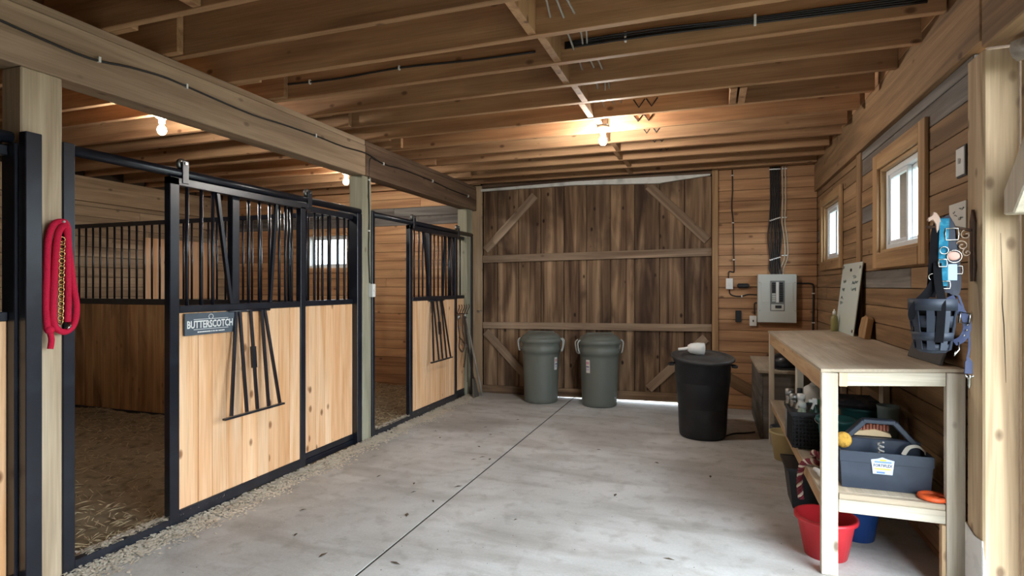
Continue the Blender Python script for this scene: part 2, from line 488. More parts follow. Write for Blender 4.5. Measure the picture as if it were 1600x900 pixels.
# far stall wall
wall_left = sroot('wall_left', (XL, 3, 0))
backing(wall_left, 'y', -2.7, YB + 0.2, -0.05, 3.0, XL - 0.2, XL - 0.022, [], SHEATH)
def lk(u, z): return 'greyplank' if R.random() < 0.05 else 'farplank'
plank_pieces(wall_left, 'y', 1.0, YB, 0.0, 2.42, XL, -0.022, [], lk, (2.5, 4.5))
wbox('top_board', (XL - 0.02, XL + 0.035), (-2.6, YB), (2.42, 2.715), 'farplank', wall_left)
wbox('plywood_cover', (XL, XL + 0.018), (5.46, 6.62), (1.22, 2.045), 'stall', wall_left, 0.003, 'z')
# near end wall
wall_front = sroot('wall_front', (0, -2.6, 0))
backing(wall_front, 'x', XL - 0.2, XR + 0.2, -0.05, 3.0, -2.75, -2.6, [], wood('sideplank', 'x'))

# ------------------------------------------------------------------ ceiling: loft floor, joists, blocking
ceiling = sroot('ceiling', (0, 0, ZJ))
wbox('loft_floor', (XL - 0.2, XR + 0.25), (-2.75, YB + 0.2), (ZJ + 0.235, ZJ + 0.30), 'joist', ceiling, 0, 'x')
JY = [2.825 - 0.39 * k for k in range(11, 1, -1)] + [2.02, 2.415, 2.825, 3.22, 3.59, 3.98, 4.37, 4.76, 5.15, 5.54, 5.93, 6.32, 6.71]
JY = sorted(set(round(v, 3) for v in JY if not (1.95 < v < 2.4)) | {2.02, 2.415})
for i, y in enumerate(JY):
    dz = R.uniform(-0.006, 0.006)
    wbox('joist', (-3.22 - R.uniform(0, 0.15), XR - 0.02 - R.uniform(0, 0.05)), (y, y + 0.042), (ZJ + dz, ZJ + 0.235), 'joist', ceiling)
    yy = y + (0.046 if i % 2 else -0.046)
    wbox('joist', (XL, -2.78 + R.uniform(-0.05, 0.08)), (yy, yy + 0.042), (ZJ + 0.004 + R.uniform(-0.004, 0.004), ZJ + 0.235), 'joist', ceiling)
for i, (a, b) in enumerate(zip(JY[:-1], JY[1:])):
    if a < 1.0: continue
    x = -0.865 + (0.02 if i % 2 else -0.015)
    wbox('blocking', (x - 0.022, x + 0.022), (a + 0.043, b - 0.001), (ZJ + 0.004, ZJ + 0.225), 'joist', ceiling, 0.002, 'z')
    wbox('rim_block', (XR - 0.035, XR), (a + 0.043, b - 0.001), (ZJ + 0.05, ZJ + 0.23), 'joist', ceiling, 0.002, 'y')
for x in (0.125, 0.185): wbox('blocking', (x, x + 0.045), (3.98 + 0.043, 4.369), (ZJ - 0.004, ZJ + 0.22), 'joist', ceiling, 0.002, 'z')
wbox('blocking', (-2.30, -2.25), (1.70, 2.018), (ZJ, ZJ + 0.22), 'joist', ceiling, 0.002, 'z')

# ------------------------------------------------------------------ big sliding barn door in the back wall
door_1 = sroot('door_1', ((DX0 + DX1) / 2, YB, 0))
bx = [-2.842, -2.641, -2.348, -2.047, -1.745, -1.456, -1.159, -0.866, -0.574, -0.286, 0.014]
for k, (a, b) in enumerate(zip(bx[:-1], bx[1:])):
    d = R.uniform(0, 0.006)
    wbox('board', (a + 0.0045, b - 0.0045), (YB + 0.03 + d, YB + 0.055 + d), (0.03, DZ), 'barn', door_1, 0.004, 'z')
wbox('outer_board', (DX0 - 0.04, DX1 + 0.04), (YB + 0.064, YB + 0.09), (0.045, DZ + 0.03), 'darkbeam', door_1, 0.0, 'z')  # added dark backing that keeps daylight out of the gaps between boards
plankbar('rail', (-2.84, YB + 0.03, 1.755), (0.015, YB + 0.03, 1.795), 0.095, 0.03, 'barnrail', door_1, (0, -1, 0))
plankbar('rail', (-2.84, YB + 0.03, 0.885), (0.015, YB + 0.03, 0.915), 0.085, 0.03, 'barnrail', door_1, (0, -1, 0))
plankbar('rail', (-2.84, YB + 0.03, 0.042), (0.015, YB + 0.03, 0.092), 0.105, 0.03, 'barn', door_1, (0, -1, 0))
for p, q in (((-2.80, 1.87), (-2.12, 2.56)), ((-0.70, 2.60), (-0.03, 1.93)), ((-2.80, 0.80), (-2.20, 0.20)), ((-0.70, 0.17), (-0.05, 0.80))):
    plankbar('brace', (p[0], YB + 0.03, p[1]), (q[0], YB + 0.03, q[1]), 0.105, 0.026, 'barnrail', door_1, (0, -1, 0))
MB().prism([(-2.85, 2.645), (-1.58, 2.655), (-0.56, 2.615), (-0.53, 2.622), (0.0, 2.675), (0.0, 2.69), (-1.58, 2.70), (-2.85, 2.672)], 'xz', YB - 0.035, YB + 0.01).build('white_cover_strip', plain('torn_white_sheeting', (216, 214, 208), 0.7, 0, 0.5, 8, 0.4), door_1)
MB().tube([(-2.90, YB - 0.03, 1.07), (-2.885, YB - 0.05, 1.08), (-2.86, YB - 0.05, 1.055), (-2.84, YB - 0.03, 1.085)], 0.006, 6).build('hook_latch', STEEL, door_1)

# ------------------------------------------------------------------ windows
def window(n, axis, face, out, u0, u1, z0, z1, casing, kind='casing', slider=True):
    # axis 'y': wall in plane x=face, outside at +x; axis 'x': wall plane y=face, outside at +y
    def bx_(name, u, w, z, mat_kind, par, mat=None, bev=0.003):
        x, y = (w, u) if axis == 'y' else (u, w)
        if mat: return mbox(name, x, y, z, mat, par, bev)
        return wbox(name, x, y, z, mat_kind, par, bev)
    root = sroot('window_%d' % n, (face, (u0 + u1) / 2, z0) if axis == 'y' else ((u0 + u1) / 2, face, z0))
    c = casing; f0, f1 = face - 0.022, face - 0.001
    if c:
        bx_('casing', (u0 - c, u0), (f0, f1), (z0 - c, z1 + c), kind, root)
        bx_('casing', (u1, u1 + c), (f0, f1), (z0 - c, z1 + c), kind, root)
        bx_('casing', (u0, u1), (f0, f1), (z1, z1 + c), kind, root)
        bx_('casing', (u0, u1), (f0 - 0.004, f1), (z0 - c, z0), kind, root)
    r0, r1 = face - 0.001, face + out
    bx_('reveal', (u0, u0 + 0.02), (r0, r1), (z0, z1), kind, root); bx_('reveal', (u1 - 0.02, u1), (r0, r1), (z0, z1), kind, root)
    bx_('reveal', (u0 + 0.02, u1 - 0.02), (r0, r1), (z1 - 0.02, z1), kind, root); bx_('reveal', (u0 + 0.02, u1 - 0.02), (r0, r1), (z0, z0 + 0.02), kind, root)
    a, b, p, q = u0 + 0.02, u1 - 0.02, z0 + 0.02, z1 - 0.02; t = 0.035
    g0, g1 = face + out - 0.07, face + out
    for (u, z) in (((a, a + t), (p, q)), ((b - t, b), (p, q)), ((a + t, b - t), (q - t, q)), ((a + t, b - t), (p, p + t))):
        bx_('frame', u, (g0, g1), z, None, root, VINYL)
    a += t; b -= t; p += t; q -= t; mid = (a + b) / 2; s = 0.025
    for i, (ua, ub) in enumerate(((a, mid + s / 2), (mid - s / 2, b))):
        e0 = g0 + 0.012 + 0.026 * (1 - i); e1 = e0 + 0.022
        sash = bx_('sash', (ua, ua + s), (e0, e1), (p, q), None, root, VINYL)
        for (u, z) in (((ub - s, ub), (p, q)), ((ua + s, ub - s), (q - s, q)), ((ua + s, ub - s), (p, p + s))):
            bx_('sash_bar', u, (e0, e1), z, None, sash, VINYL, 0.001)
        bx_('pane', (ua + s, ub - s), ((e0 + e1) / 2 - 0.002, (e0 + e1) / 2 + 0.002), (p + s, q - s), None, sash, GLASS, 0)
window(1, 'y', XR, 0.10, *W1, 0.085)
window(2, 'y', XR, 0.10, *W2, 0.105)
window(3, 'x', YB, 0.12, *W3, 0.05, 'stallplank')

# ------------------------------------------------------------------ posts, beams
def beam(name, label, y0, y1, kind):
    t = thing(name, label, 'beam', (XS - 0.07, (y0 + y1) / 2, 2.39))
    wbox('timber', (XS - 0.14, XS), (y0, y1), (2.39, 2.66), kind, t, 0.005)
    wbox('top_plate', (XS - 0.14, XS - 0.006), (y0, y1), (2.662, 2.705), kind, t, 0.004)
beam('ceiling_beam', 'long light brown beam above the near stalls with black cable stapled on', -2.6, 4.345, 'beam')
beam('ceiling_beam', 'darker brown beam above the far stall, ending at the plank door', 4.35, YB - 0.02, 'darkbeam')
tag(wbox('header_beam', (XR - 0.03, XR + 0.12), (-1.2, 2.885), (2.395, 2.76), 'sideplank', None, 0.006), 'heavy beam over the open side doorway at top right', 'beam')
def post(label, x, y, z, kind):
    return tag(wbox('timber_post', x, y, z, kind, None, 0.006), label, 'post')
post('light timber post with the red lead rope hung on it', (XS - 0.14, XS - 0.005), (1.665, 1.838), (0, 2.39), 'post')
post('grey-green timber post between the two stalls, white switch box on it', (XS - 0.15, XS - 0.012), (4.312, 4.452), (0, 2.389), 'greenpost')
post('short-looking grey-green post behind the far stall bars, beside the plank door', (XS - 0.15, XS - 0.02), (6.62, 6.80), (0, 2.389), 'greenpost')
def ribbon_lite(pts, ws):
    m = MB()
    for (p, q), (a, b) in zip(zip(pts[:-1], pts[1:]), zip(ws[:-1], ws[1:])):
        m.hexa([(p[0] - a, p[1], p[2]), (p[0] + a, p[1], p[2]), (p[0] + a, p[1] + 0.004, p[2]), (p[0] - a, p[1] + 0.004, p[2]), (q[0] - b, q[1], q[2]), (q[0] + b, q[1], q[2]), (q[0] + b, q[1] + 0.004, q[2]), (q[0] - b, q[1] + 0.004, q[2])])
    return m
rp = tag(wbox('timber_post', (1.078, 1.205), (2.888, 3.045), (0, 2.394), 'sidepost', None, 0.008), 'thick cracked doorway post at the right edge beside the workbench', 'post')
wp = MB().prism([(2.884, 0.0), (3.05, 0.0), (3.05, 0.35), (2.96, 0.325), (2.884, 0.33)], 'yz', 1.072, 1.0775)
wp.prism([(1.074, 0.0), (1.115, 0.0), (1.074, 0.31)], 'xz', 2.880, 2.8875)
cr = ribbon_lite([(1.137, 2.8872, 1.62), (1.139, 2.8872, 1.52), (1.143, 2.8872, 1.40), (1.142, 2.8872, 1.33), (1.148, 2.8872, 1.24), (1.152, 2.8872, 1.10), (1.155, 2.8872, 1.0)], [0.0005, 0.0008, 0.001, 0.0016, 0.002, 0.0012, 0.0004])
cr.build('crack', plain('crack_dark', (40, 30, 22), 0.95), rp)
wp.build('white_base_sheet', plain('scuffed_white_sheet', (206, 204, 198), 0.7, 0, 0.4, 10), rp)
tag(wbox('door_jamb_board', (1.21, 1.30), (2.80, 2.90), (0, 2.394), 'sidepost', None, 0.004), 'brown jamb board just outside the doorway post at the right edge', 'board')
kb = MB().prism([(2.86, 1.69), (2.86, 1.79), (2.36, 2.39), (2.18, 2.39), (2.78, 1.69)], 'yz', 1.135, 1.24)
tag(kb.build('knee_brace', wood('bench', 'z'), None, 0.006), 'pale diagonal knee brace at upper right edge under the header beam', 'brace')
tag(MB().tube([(1.155, 2.80, 2.34), (1.20, 2.74, 2.345), (1.42, 2.5, 2.37)], 0.045, 8).build('weathered_pole', wood('oldwood', 'x')), 'grey weathered round-ended board poking in at the top right corner', 'board')
# ------------------------------------------------------------------ stall fronts
MID0, MID1 = 1.243, 1.285
def boards(parent, y0, y1, z0, z1, x0, x1, n, kind='stall'):
    ws = [R.uniform(0.8, 1.2) for _ in range(n)]; s = sum(ws); y = y0
    for w in ws:
        d = (y1 - y0) * w / s
        wbox('board', (x0, x1 - R.uniform(0, 0.002)), (y + 0.0012, y + d - 0.0012), (z0, z1), kind, parent, 0.003, 'z'); y += d
def bars(parent, ys, x, z0, z1, r=0.0105):
    for y in ys:
        MB().tube([(x, y, z0), (x, y, z1)], r, 6).build('bar', BLACK, parent)
def sq(name, parent, x, y, z): return mbox(name, x, y, z, BLACK, parent, 0.003)

def stall_front(label, jamb, sill, fix, jamb_end, track, jx0=0.0):
    t = thing('stall_front', label, 'stall front', (XS, (fix[0] + fix[1]) / 2, 0))
    if jamb: sq('jamb', t, (XS - 0.05 + jx0, XS + jx0), jamb, (0, 2.09))
    if sill: sq('sill', t, (XS - 0.05, XS - 0.004), sill, (0, 0.065))
    a, b = fix; x0, x1 = XS - 0.10, XS - 0.055
    sq('jamb', t, (x0, x1), (a, a + 0.06), (0, 2.03))
    sq('jamb', t, (x0, x1 + 0.045), jamb_end, (0, 2.04))
    e = jamb_end[0]
    sq('bottom_rail', t, (x0, x1), (a + 0.06, e), (0.0, 0.05)); sq('bottom_rail', t, (x0, x1), (a + 0.06, e), (0.053, 0.098))
    sq('mid_rail', t, (x0, x1), (a + 0.06, e), (MID0, MID1)); sq('top_rail', t, (x0, x1), (a + 0.06, e), (1.985, 2.03))
    n = round((e - a - 0.06) / 0.097)
    bars(t, [a + 0.06 + (e - a - 0.06) * k / n for k in range(1, n)], (x0 + x1) / 2, MID1, 1.986)
    boards(t, a + 0.06, e, 0.098, MID0, x0 + 0.008, x1 - 0.006, round((e - a) / 0.105))
    if track: MB().tube([(XS - 0.03, track[0], 2.062), (XS - 0.03, track[1], 2.062)], 0.027, 12).build('track', BLACK, t)
    return t
stall_front('black barred stall front of the near open stall, fixed panel right of the sliding door', (1.838, 1.892), (1.892, 2.90), (2.905, 4.30), (4.238, 4.308), (1.87, 4.29))
stall_front('black barred stall front of the far stall, next to the plank door', (4.453, 4.495), (4.495, 5.66), (5.665, 6.80), (6.74, 6.80), (4.46, 6.79))
stall_front('black stall front cut by the left picture edge', None, None, (0.40, 1.66), (1.643, 1.66), (0.40, 1.64))
tag(sq('stall_jamb', None, (XS - 0.004, XS + 0.045), (1.655, 1.722), (0, 2.09)), 'black steel jamb left of the red lead rope', 'jamb')

def stall_door(y0, label):
    w = 1.15; y1 = y0 + w
    t = thing('stall_door', label, 'stall door', (XS, y0 + w / 2, 0.03), 'sliding stall doors')
    x0, x1 = XS - 0.046, XS
    sq('stile', t, (x0, x1), (y0, y0 + 0.062), (0.03, 2.03)); sq('stile', t, (x0, x1), (y1 - 0.055, y1), (0.03, 2.0))
    a, b = y0 + 0.062, y1 - 0.055
    sq('bottom_rail', t, (x0, x1), (a, b), (0.03, 0.095)); sq('mid_rail', t, (x0, x1), (a, b), (MID0, MID1))
    sq('top_rail', t, (x0, x1), (y0 - 0.0, y1 + 0.07), (1.985, 2.031))
    xm = (x0 + x1) / 2
    bars(t, [y0 + v for v in (0.13, 0.23, 0.315, 0.955, 1.02)], xm, MID1, 1.987)
    for p, q in (((0.348, 1.987), (0.454, MID1)), ((0.861, 1.987), (0.80, MID1))):
        MB().bar((xm, y0 + p[0], p[1]), (xm, y0 + q[0], q[1]), 0.022, 0.022, (1, 0, 0)).build('yoke_bar', BLACK, t)
    boards(t, a, b, 0.095, MID0, x0 + 0.006, x1 - 0.008, 9)
    # feed yoke folded down outside the lower panel
    hinge = MB().tube([(XS + 0.012, y0 + 0.40, 1.238), (XS + 0.012, y0 + 0.76, 1.238)], 0.009, 6).build('yoke_grate', BLACK, t)
    tops = (0.462, 0.492, 0.585, 0.683, 0.712); bots = (0.345, 0.47, 0.56, 0.66, 0.765)
    for i, (u, v) in enumerate(zip(tops, bots)):
        m = MB().bar((XS + 0.014, y0 + u, 1.235), (XS + 0.095, y0 + v, 0.59), 0.02, 0.013, (1, 0, 0))
        m.build('grate_bar', BLACK, hinge)
    p, q = Vector((XS + 0.047, y0 + 0.573, 1.0)), Vector((XS + 0.062, y0 + 0.567, 0.86))
    MB().bar(p, q, 0.032, 0.022, (1, 0, 0)).build('grip_sleeve', BLACK, hinge)
    MB().bar((XS + 0.098, y0 + 0.285, 0.58), (XS + 0.098, y0 + 0.80, 0.582), 0.024, 0.012).build('grate_foot', BLACK, hinge)
    for yr in (y0 + 0.10, y1 + 0.045):
        st = sq('roller_strap', t, (XS - 0.002, XS + 0.005), (yr - 0.022, yr + 0.022), (2.0, 2.135))
        MB().lathe([(0.02, -0.012), (0.034, -0.006), (0.026, 0.0), (0.034, 0.006), (0.02, 0.012)], (XS - 0.03, yr, 2.118), 16, 'x').build('wheel', STEEL, st)
        MB().tube([(XS - 0.03, yr, 2.118), (XS + 0.011, yr, 2.118)], 0.009, 8).build('bolt', CHROME, st)
    return t
stall_door(2.403, 'sliding stall door with dark name sign, pushed half open on the near stall')
stall_door(5.135, 'sliding stall door without a sign, on the far stall beside the plank door')

# name sign on the near door
sg = thing('name_sign', 'slate blue wooden name sign BUTTERSCOTCH screwed on the near stall door', 'sign', (XS, 2.668, 1.105))
mbox('sign_board', (XS + 0.002, XS + 0.016), (2.487, 2.852), (1.107, 1.238), plain('slate_blue_board', (78, 88, 98), 0.6, 0, 0.3, 12), sg)
RX = (PI / 2, 0, PI / 2)
text_part('lettering', 'BUTTERSCOTCH', 0.062, WHITE, sg, (XS + 0.0165, 2.668, 1.168), RX, 0.0006, 0.72)
for z in (1.199, 1.139): mbox('rule_line', (XS + 0.016, XS + 0.017), (2.545, 2.80), (z, z + 0.003), WHITE, sg, 0)
MB().tube([(XS + 0.017, 2.668 + 0.016 * math.sin(a), 1.214 - 0.014 * math.cos(a)) for a in [0.5 + 0.35 * k for k in range(16)]][::-1], 0.0022, 5).build('horseshoe_mark', WHITE, sg)
m = MB(); y = 2.572
while y < 2.77:
    w = R.uniform(0.005, 0.012); m.box((XS + 0.016, XS + 0.0168), (y, y + w), (1.121, 1.128)); y += w + R.choice((0.002, 0.002, 0.006))
m.build('small_print', WHITE, sg)['kind'] = 'stuff'

# ------------------------------------------------------------------ stall partitions
def partition(y, label):
    t = thing('stall_partition', label, 'partition', ((XL - 2.9) / 2, y + 0.02, 0), 'stall partitions')
    x0, x1 = XL + 0.01, XS - 0.155
    sq('top_rail', t, (x0, x1), (y, y + 0.04), (2.055, 2.10)); sq('mid_rail', t, (x0, x1), (y, y + 0.04), (1.20, 1.262))
    sq('bottom_rail', t, (x0, x1), (y, y + 0.04), (0.0, 0.05))
    me = None; x = x0 + 0.08
    while x < x1 - 0.03:
        if me is None:
            o = MB().tube([(x, y + 0.02, 1.262), (x, y + 0.02, 2.055)], 0.0105, 6).build('bar', BLACK, t); me = o
        else:
            o = me.copy(); COL.objects.link(o); o.location = (x - t.location.x, 0, 1.262)
        x += 0.113
    x = x0
    while x < x1 - 0.01:
        e = min(x1, x + 0.138)
        wbox('board', (x + 0.001, e - 0.001), (y + 0.004, y + 0.034), (0.05, 1.20), 'partition', t, 0.002, 'z'); x += 0.138
    return t
partition(4.43, 'barred partition with stained vertical boards dividing the near stall from the far one')
partition(1.735, 'barred partition behind the left post with the red lead rope')

# ------------------------------------------------------------------ bedding
from mathutils import noise as mn
def bedding(label, y0, y1):
    t = MB(); nx, ny = 70, 40; xa, xb = XL + 0.005, XS - 0.055; vs = []
    for j in range(ny + 1):
        for i in range(nx + 1):
            x = xa + (xb - xa) * i / nx; y = y0 + (y1 - y0) * j / ny
            z = 0.03 + 0.028 * mn.noise((x * 2.3, y * 2.3, 1.0)) + 0.014 * mn.noise((x * 9, y * 9, 3.0)) + 0.008 * mn.noise((x * 22, y * 22, 5.0))
            vs.append((x, y, max(0.006, z)))
    t.add(vs, [(j * (nx + 1) + i, j * (nx + 1) + i + 1, (j + 1) * (nx + 1) + i + 1, (j + 1) * (nx + 1) + i) for j in range(ny) for i in range(nx)], True)
    o = tag(t.build('bedding', DIRT), label, 'bedding'); o['kind'] = 'stuff'
    s = MB()
    for _ in range(3000):
        u = R.random(); x = xb - (xb - xa) * u ** 1.5; y = R.uniform(y0 + 0.03, y1 - 0.03)
        L = R.uniform(0.02, 0.08); a = R.uniform(0, PI) ; w = R.uniform(0.0012, 0.003)
        z = 0.045 + 0.028 * mn.noise((x * 2.3, y * 2.3, 1.0)) + R.uniform(-0.005, 0.012)
        dx, dy = math.cos(a) * L / 2, math.sin(a) * L / 2; px, py = -math.sin(a) * w, math.cos(a) * w; dz = R.uniform(-0.012, 0.012)
        x = min(max(x, xa + 0.09), xb - 0.09); y = min(max(y, y0 + 0.09), y1 - 0.09)
        s.add([(x - dx - px, y - dy - py, z - dz), (x + dx - px, y + dy - py, z + dz), (x + dx + px, y + dy + py, z + dz), (x - dx + px, y - dy + py, z - dz), (x, y, z + 0.004)], [(0, 1, 4), (1, 2, 4), (2, 3, 4), (3, 0, 4)])
    so = s.build('straw', STRAW, o); so['kind'] = 'stuff'
bedding('trampled brown straw bedding on the floor of the near stall', 1.78, 4.43)
bedding('brown straw bedding on the floor of the far stall', 4.475, YB - 0.005)
bedding('straw bedding in the stall at the left picture edge', -2.0, 1.73)
s = MB()
for _ in range(14000):
    y = R.uniform(1.5, 6.6); e = 0.035 + 0.05 * (mn.noise((y * 3.1, 0, 0)) + 0.6)
    x = XS + 0.004 + abs(R.gauss(0, 1)) * max(0.03, e * 1.1); 
    if x > XS + 0.30: continue
    if 1.64 < y < 1.73 and x < XS + 0.055: continue
    h = max(0.002, 0.03 * (1 - (x - XS) / 0.12)) * R.random(); L = R.uniform(0.006, 0.017); a = R.uniform(0, PI)
    c, d = math.cos(a) * L, math.sin(a) * L; tz = R.uniform(-0.004, 0.004); z = 0.001 + h
    s.add([(x - c, y - d, z), (x + d * 0.6, y - c * 0.6, z + abs(tz)), (x + c, y + d, z + 0.002), (x - d * 0.6, y + c * 0.6, z + abs(tz) * 0.4)], [(0, 1, 2), (0, 2, 3)])
for _ in range(4200):
    y = R.uniform(1.95, 2.85) if R.random() < 0.6 else R.uniform(4.55, 5.6); x = R.uniform(XS - 0.09, XS - 0.002); z = 0.066 + R.random() ** 2 * 0.016
    if x < XS - 0.05: z = 0.05 + R.random() * 0.02
    L = R.uniform(0.005, 0.014); a = R.uniform(0, PI); c, d = math.cos(a) * L, math.sin(a) * L
    if R.random() < 0.45 and x > XS - 0.05: continue
    s.add([(x - c, y - d, z), (x + d * 0.6, y - c * 0.6, z + 0.003), (x + c, y + d, z + 0.001), (x - d * 0.6, y + c * 0.6, z)], [(0, 1, 2), (0, 2, 3)])
so = tag(s.build('wood_shavings', CHIPS), 'pale wood shavings spilled along the foot of the stall fronts', 'shavings'); so['kind'] = 'stuff'
# dead leaves and crumbs on the concrete
LEAF = plain('dead_leaf', (84, 70, 54), 0.9)
s = MB()
spots = [(-1.95, 4.95), (-1.9, 4.55), (-1.76, 4.28), (-1.80, 4.20), (-1.68, 4.25), (-1.9, 5.6), (-2.1, 5.2), (-1.98, 3.55), (-1.9, 3.4), (-1.66, 3.6), (-1.70, 3.3), (-2.2, 2.6), (-1.9, 2.45), (-2.4, 2.9), (-0.98, 2.35), (-0.9, 2.3), (-1.0, 2.3), (-1.5, 2.5), (-0.2, 3.0), (-0.4, 4.6), (0.0, 4.4), (-0.9, 4.8), (-2.3, 3.6), (-1.1, 3.2), (-1.75, 3.05), (-2.35, 4.7), (-2.5, 4.9), (-0.6, 3.8)]
for (x, y) in spots:
    L, w, a = R.uniform(0.012, 0.035), R.uniform(0.005, 0.012), R.uniform(0, PI); c, d = math.cos(a), math.sin(a)
    p = lambda u, v, z: (x + c * u - d * v, y + d * u + c * v, z)
    s.add([p(-L, 0, 0.002), p(0, -w, 0.006), p(L, 0, 0.003), p(0, w, 0.005), p(0, 0, 0.009)], [(0, 1, 4), (1, 2, 4), (2, 3, 4), (3, 0, 4)])
for _ in range(260):
    x, y = R.uniform(-2.7, 0.4), R.uniform(2.0, 6.3); r = R.uniform(0.001, 0.004)
    s.add([(x - r, y, 0.0005), (x, y - r, 0.001), (x + r, y, 0.0005), (x, y + r, 0.001), (x, y, 0.003)], [(0, 1, 4), (1, 2, 4), (2, 3, 4), (3, 0, 4)])
so = tag(s.build('floor_litter', LEAF), 'dead leaves and crumbs scattered over the concrete aisle', 'litter'); so['kind'] = 'stuff'

# ------------------------------------------------------------------ bare bulbs
EMIT = plain('glowing_bulb', (255, 250, 240), 0.4, emit=270.0)
EMIT2 = plain('glowing_bulb_bright', (255, 250, 240), 0.4, emit=480.0)
def lamp(x, y, z, label, box):
    t = thing('bulb_lamp', label, 'lamp', (x, y, z), 'bare bulb lamps')
    if box: mbox('junction_box', (x - 0.05, x + 0.05), (y - 0.05, y + 0.05), (z, z + 0.07), STEEL, t, 0.008)
    MB().lathe([(0.052, 0.0), (0.055, -0.012), (0.036, -0.026), (0.024, -0.034), (0.022, -0.062), (0.0, -0.062)], (x, y, z), 20).build('lamp_holder', plain('porcelain', (214, 210, 200), 0.3), t)
    MB().lathe([(0.013, -0.062), (0.015, -0.08), (0.028, -0.098), (0.032, -0.118), (0.026, -0.138), (0.012, -0.15), (0.0001, -0.152)], (x, y, z), 12).build('bulb', EMIT2 if box else EMIT, t)
lamp(-0.83, 4.62, ZJ - 0.005, 'glowing bare bulb in the aisle under a metal junction box', True)
lamp(-3.95, 3.19, ZJ - 0.005, 'glowing bare bulb above the near stall, just under the beam at upper left', False)
lamp(-3.92, 5.46, ZJ - 0.005, 'glowing bare bulb seen beside the grey-green post between stalls', False)
# ------------------------------------------------------------------ cables
def ribbon(m, pts, w, t, normal):
    pts = [Vector(p) for p in pts]; n0 = Vector(normal).normalized(); rows = []
    for i, p in enumerate(pts):
        tg = (pts[min(i + 1, len(pts) - 1)] - pts[max(i - 1, 0)]).normalized()
        n = n0 - tg * n0.dot(tg); n = n.normalized() if n.length > 0.05 else tg.orthogonal().normalized()
        b = tg.cross(n) * w / 2; n = n * t / 2
        rows += [p - b - n, p + b - n, p + b + n, p - b + n]
    fs = []; k = len(pts)
    for i in range(k - 1):
        for j in range(4): fs.append((i * 4 + j, i * 4 + (j + 1) % 4, i * 4 + 4 + (j + 1) % 4, i * 4 + 4 + j))
    fs += [(0, 3, 2, 1), tuple(4 * (k - 1) + j for j in range(4))]
    return m.add(rows, fs)

def cable(label, runs, r, mat, staples=(), smat=None, name='cable'):
    t = thing(name, label, 'cable', runs[0][0])
    for run in runs: MB().tube(smooth_path(run, 4), r, 6).build('wire', mat, t)
    for (p, d) in staples: MB().box((p[0] - d[0], p[0] + d[0]), (p[1] - d[1], p[1] + d[1]), (p[2] - d[2], p[2] + d[2])).build('staple', smat or WHITE, t)
    return t
xc = XS + 0.007
bp = [(1.2, 2.59), (1.663, 2.545), (1.95, 2.53), (2.155, 2.56), (2.35, 2.578), (2.504, 2.574), (2.994, 2.553), (3.3, 2.565), (3.656, 2.573), (4.0, 2.57), (4.352, 2.587), (4.625, 2.551), (5.0, 2.568), (5.624, 2.563), (6.1, 2.545), (6.688, 2.544)]
cable('black cable stapled along the face of the long beam over the stalls', [[(xc, y, z) for y, z in bp]], 0.006, CABLE,
      [((xc, y, z), (0.008, 0.006, 0.014)) for y, z in ((2.0, 2.54), (2.504, 2.574), (3.656, 2.573), (4.625, 2.551), (5.624, 2.563), (6.6, 2.544))])
px_ = XS - 0.005
cable('black cable running down the grey-green post to the white switch box', [[(xc, 4.50, 2.555), (xc, 4.43, 2.565), (px_ + 0.006, 4.405, 2.52), (px_, 4.40, 2.3), (px_, 4.41, 2.0), (px_, 4.40, 1.7), (px_, 4.42, 1.43)]], 0.0055, CABLE,
      [((px_, 4.402, z), (0.007, 0.01, 0.006)) for z in (2.36, 1.9)])
jc = 3.22 - 0.007
cable('thin black cable sagging across a ceiling joist left of the aisle bulb', [[(-2.9, jc, 2.815), (-2.4, jc, 2.80), (-1.9, jc, 2.812), (-1.4, jc, 2.795), (-0.98, jc, 2.79)]], 0.007, CABLE, [((x, jc, z), (0.006, 0.008, 0.014)) for x, z in ((-2.6, 2.804), (-1.9, 2.812))])
cable('thick bundle of black cables along a ceiling joist towards the side wall', [[(-0.80, jc, 2.80 + o), (-0.3, jc - abs(o), 2.797 + o), (0.16, jc, 2.79 + o * 0.8), (0.5, jc - 0.004, 2.782 + o), (0.98, jc, 2.775 + o)] for o in (-0.014, -0.003, 0.008, 0.018)], 0.0062, CABLE, [((x, jc, z), (0.006, 0.011, 0.028)) for x, z in ((-0.45, 2.80), (0.22, 2.79))])
for k, (dx, lab) in enumerate(((-0.765, 'silver cable threading the joists beside the blocking, left one'), (-0.70, 'silver cable threading the joists beside the blocking, middle one'), (-0.66, 'silver cable threading the joists beside the blocking, right one'))):
    pts = []
    for i in range(12):
        y = 2.3 + 0.195 * i; pts.append((dx + 0.018 * math.sin(i * 1.7 + k), y, 2.775 + (0.0 if i % 2 else 0.05) + 0.01 * math.sin(i + 2 * k)))
    cable(lab, [pts], 0.006, SILVER, [((pts[i][0], 2.415 + 0.39 * i // 1 if 0 else pts[i][1], pts[i][2]), (0.012, 0.006, 0.006)) for i in (3, 7)])
vt = thing('cable_shadows', 'V-shaped cable shadows, built as thin dark tubes, on the joists right of the aisle bulb', 'cable', (-0.6, 4.75, 2.8))  # cable shadows on the joist faces, modelled as dark V strokes
for y, x, sc in ((4.37, -0.55, 1.1), (4.76, -0.60, 1.0), (5.15, -0.57, 1.0), (5.54, -0.53, 0.8), (5.93, -0.5, 0.7)):
    m = MB(); yy = y - 0.005
    for o in (0.0, 0.085):
        m.tube([(x + o * sc, yy, 2.815), (x + (o + 0.035) * sc, yy, 2.815 - 0.055 * sc), (x + (o + 0.075) * sc, yy, 2.815)], 0.0055, 6)
    m.build('wire', CABLE, vt)  # one joist's shadow strokes, in the cable colour

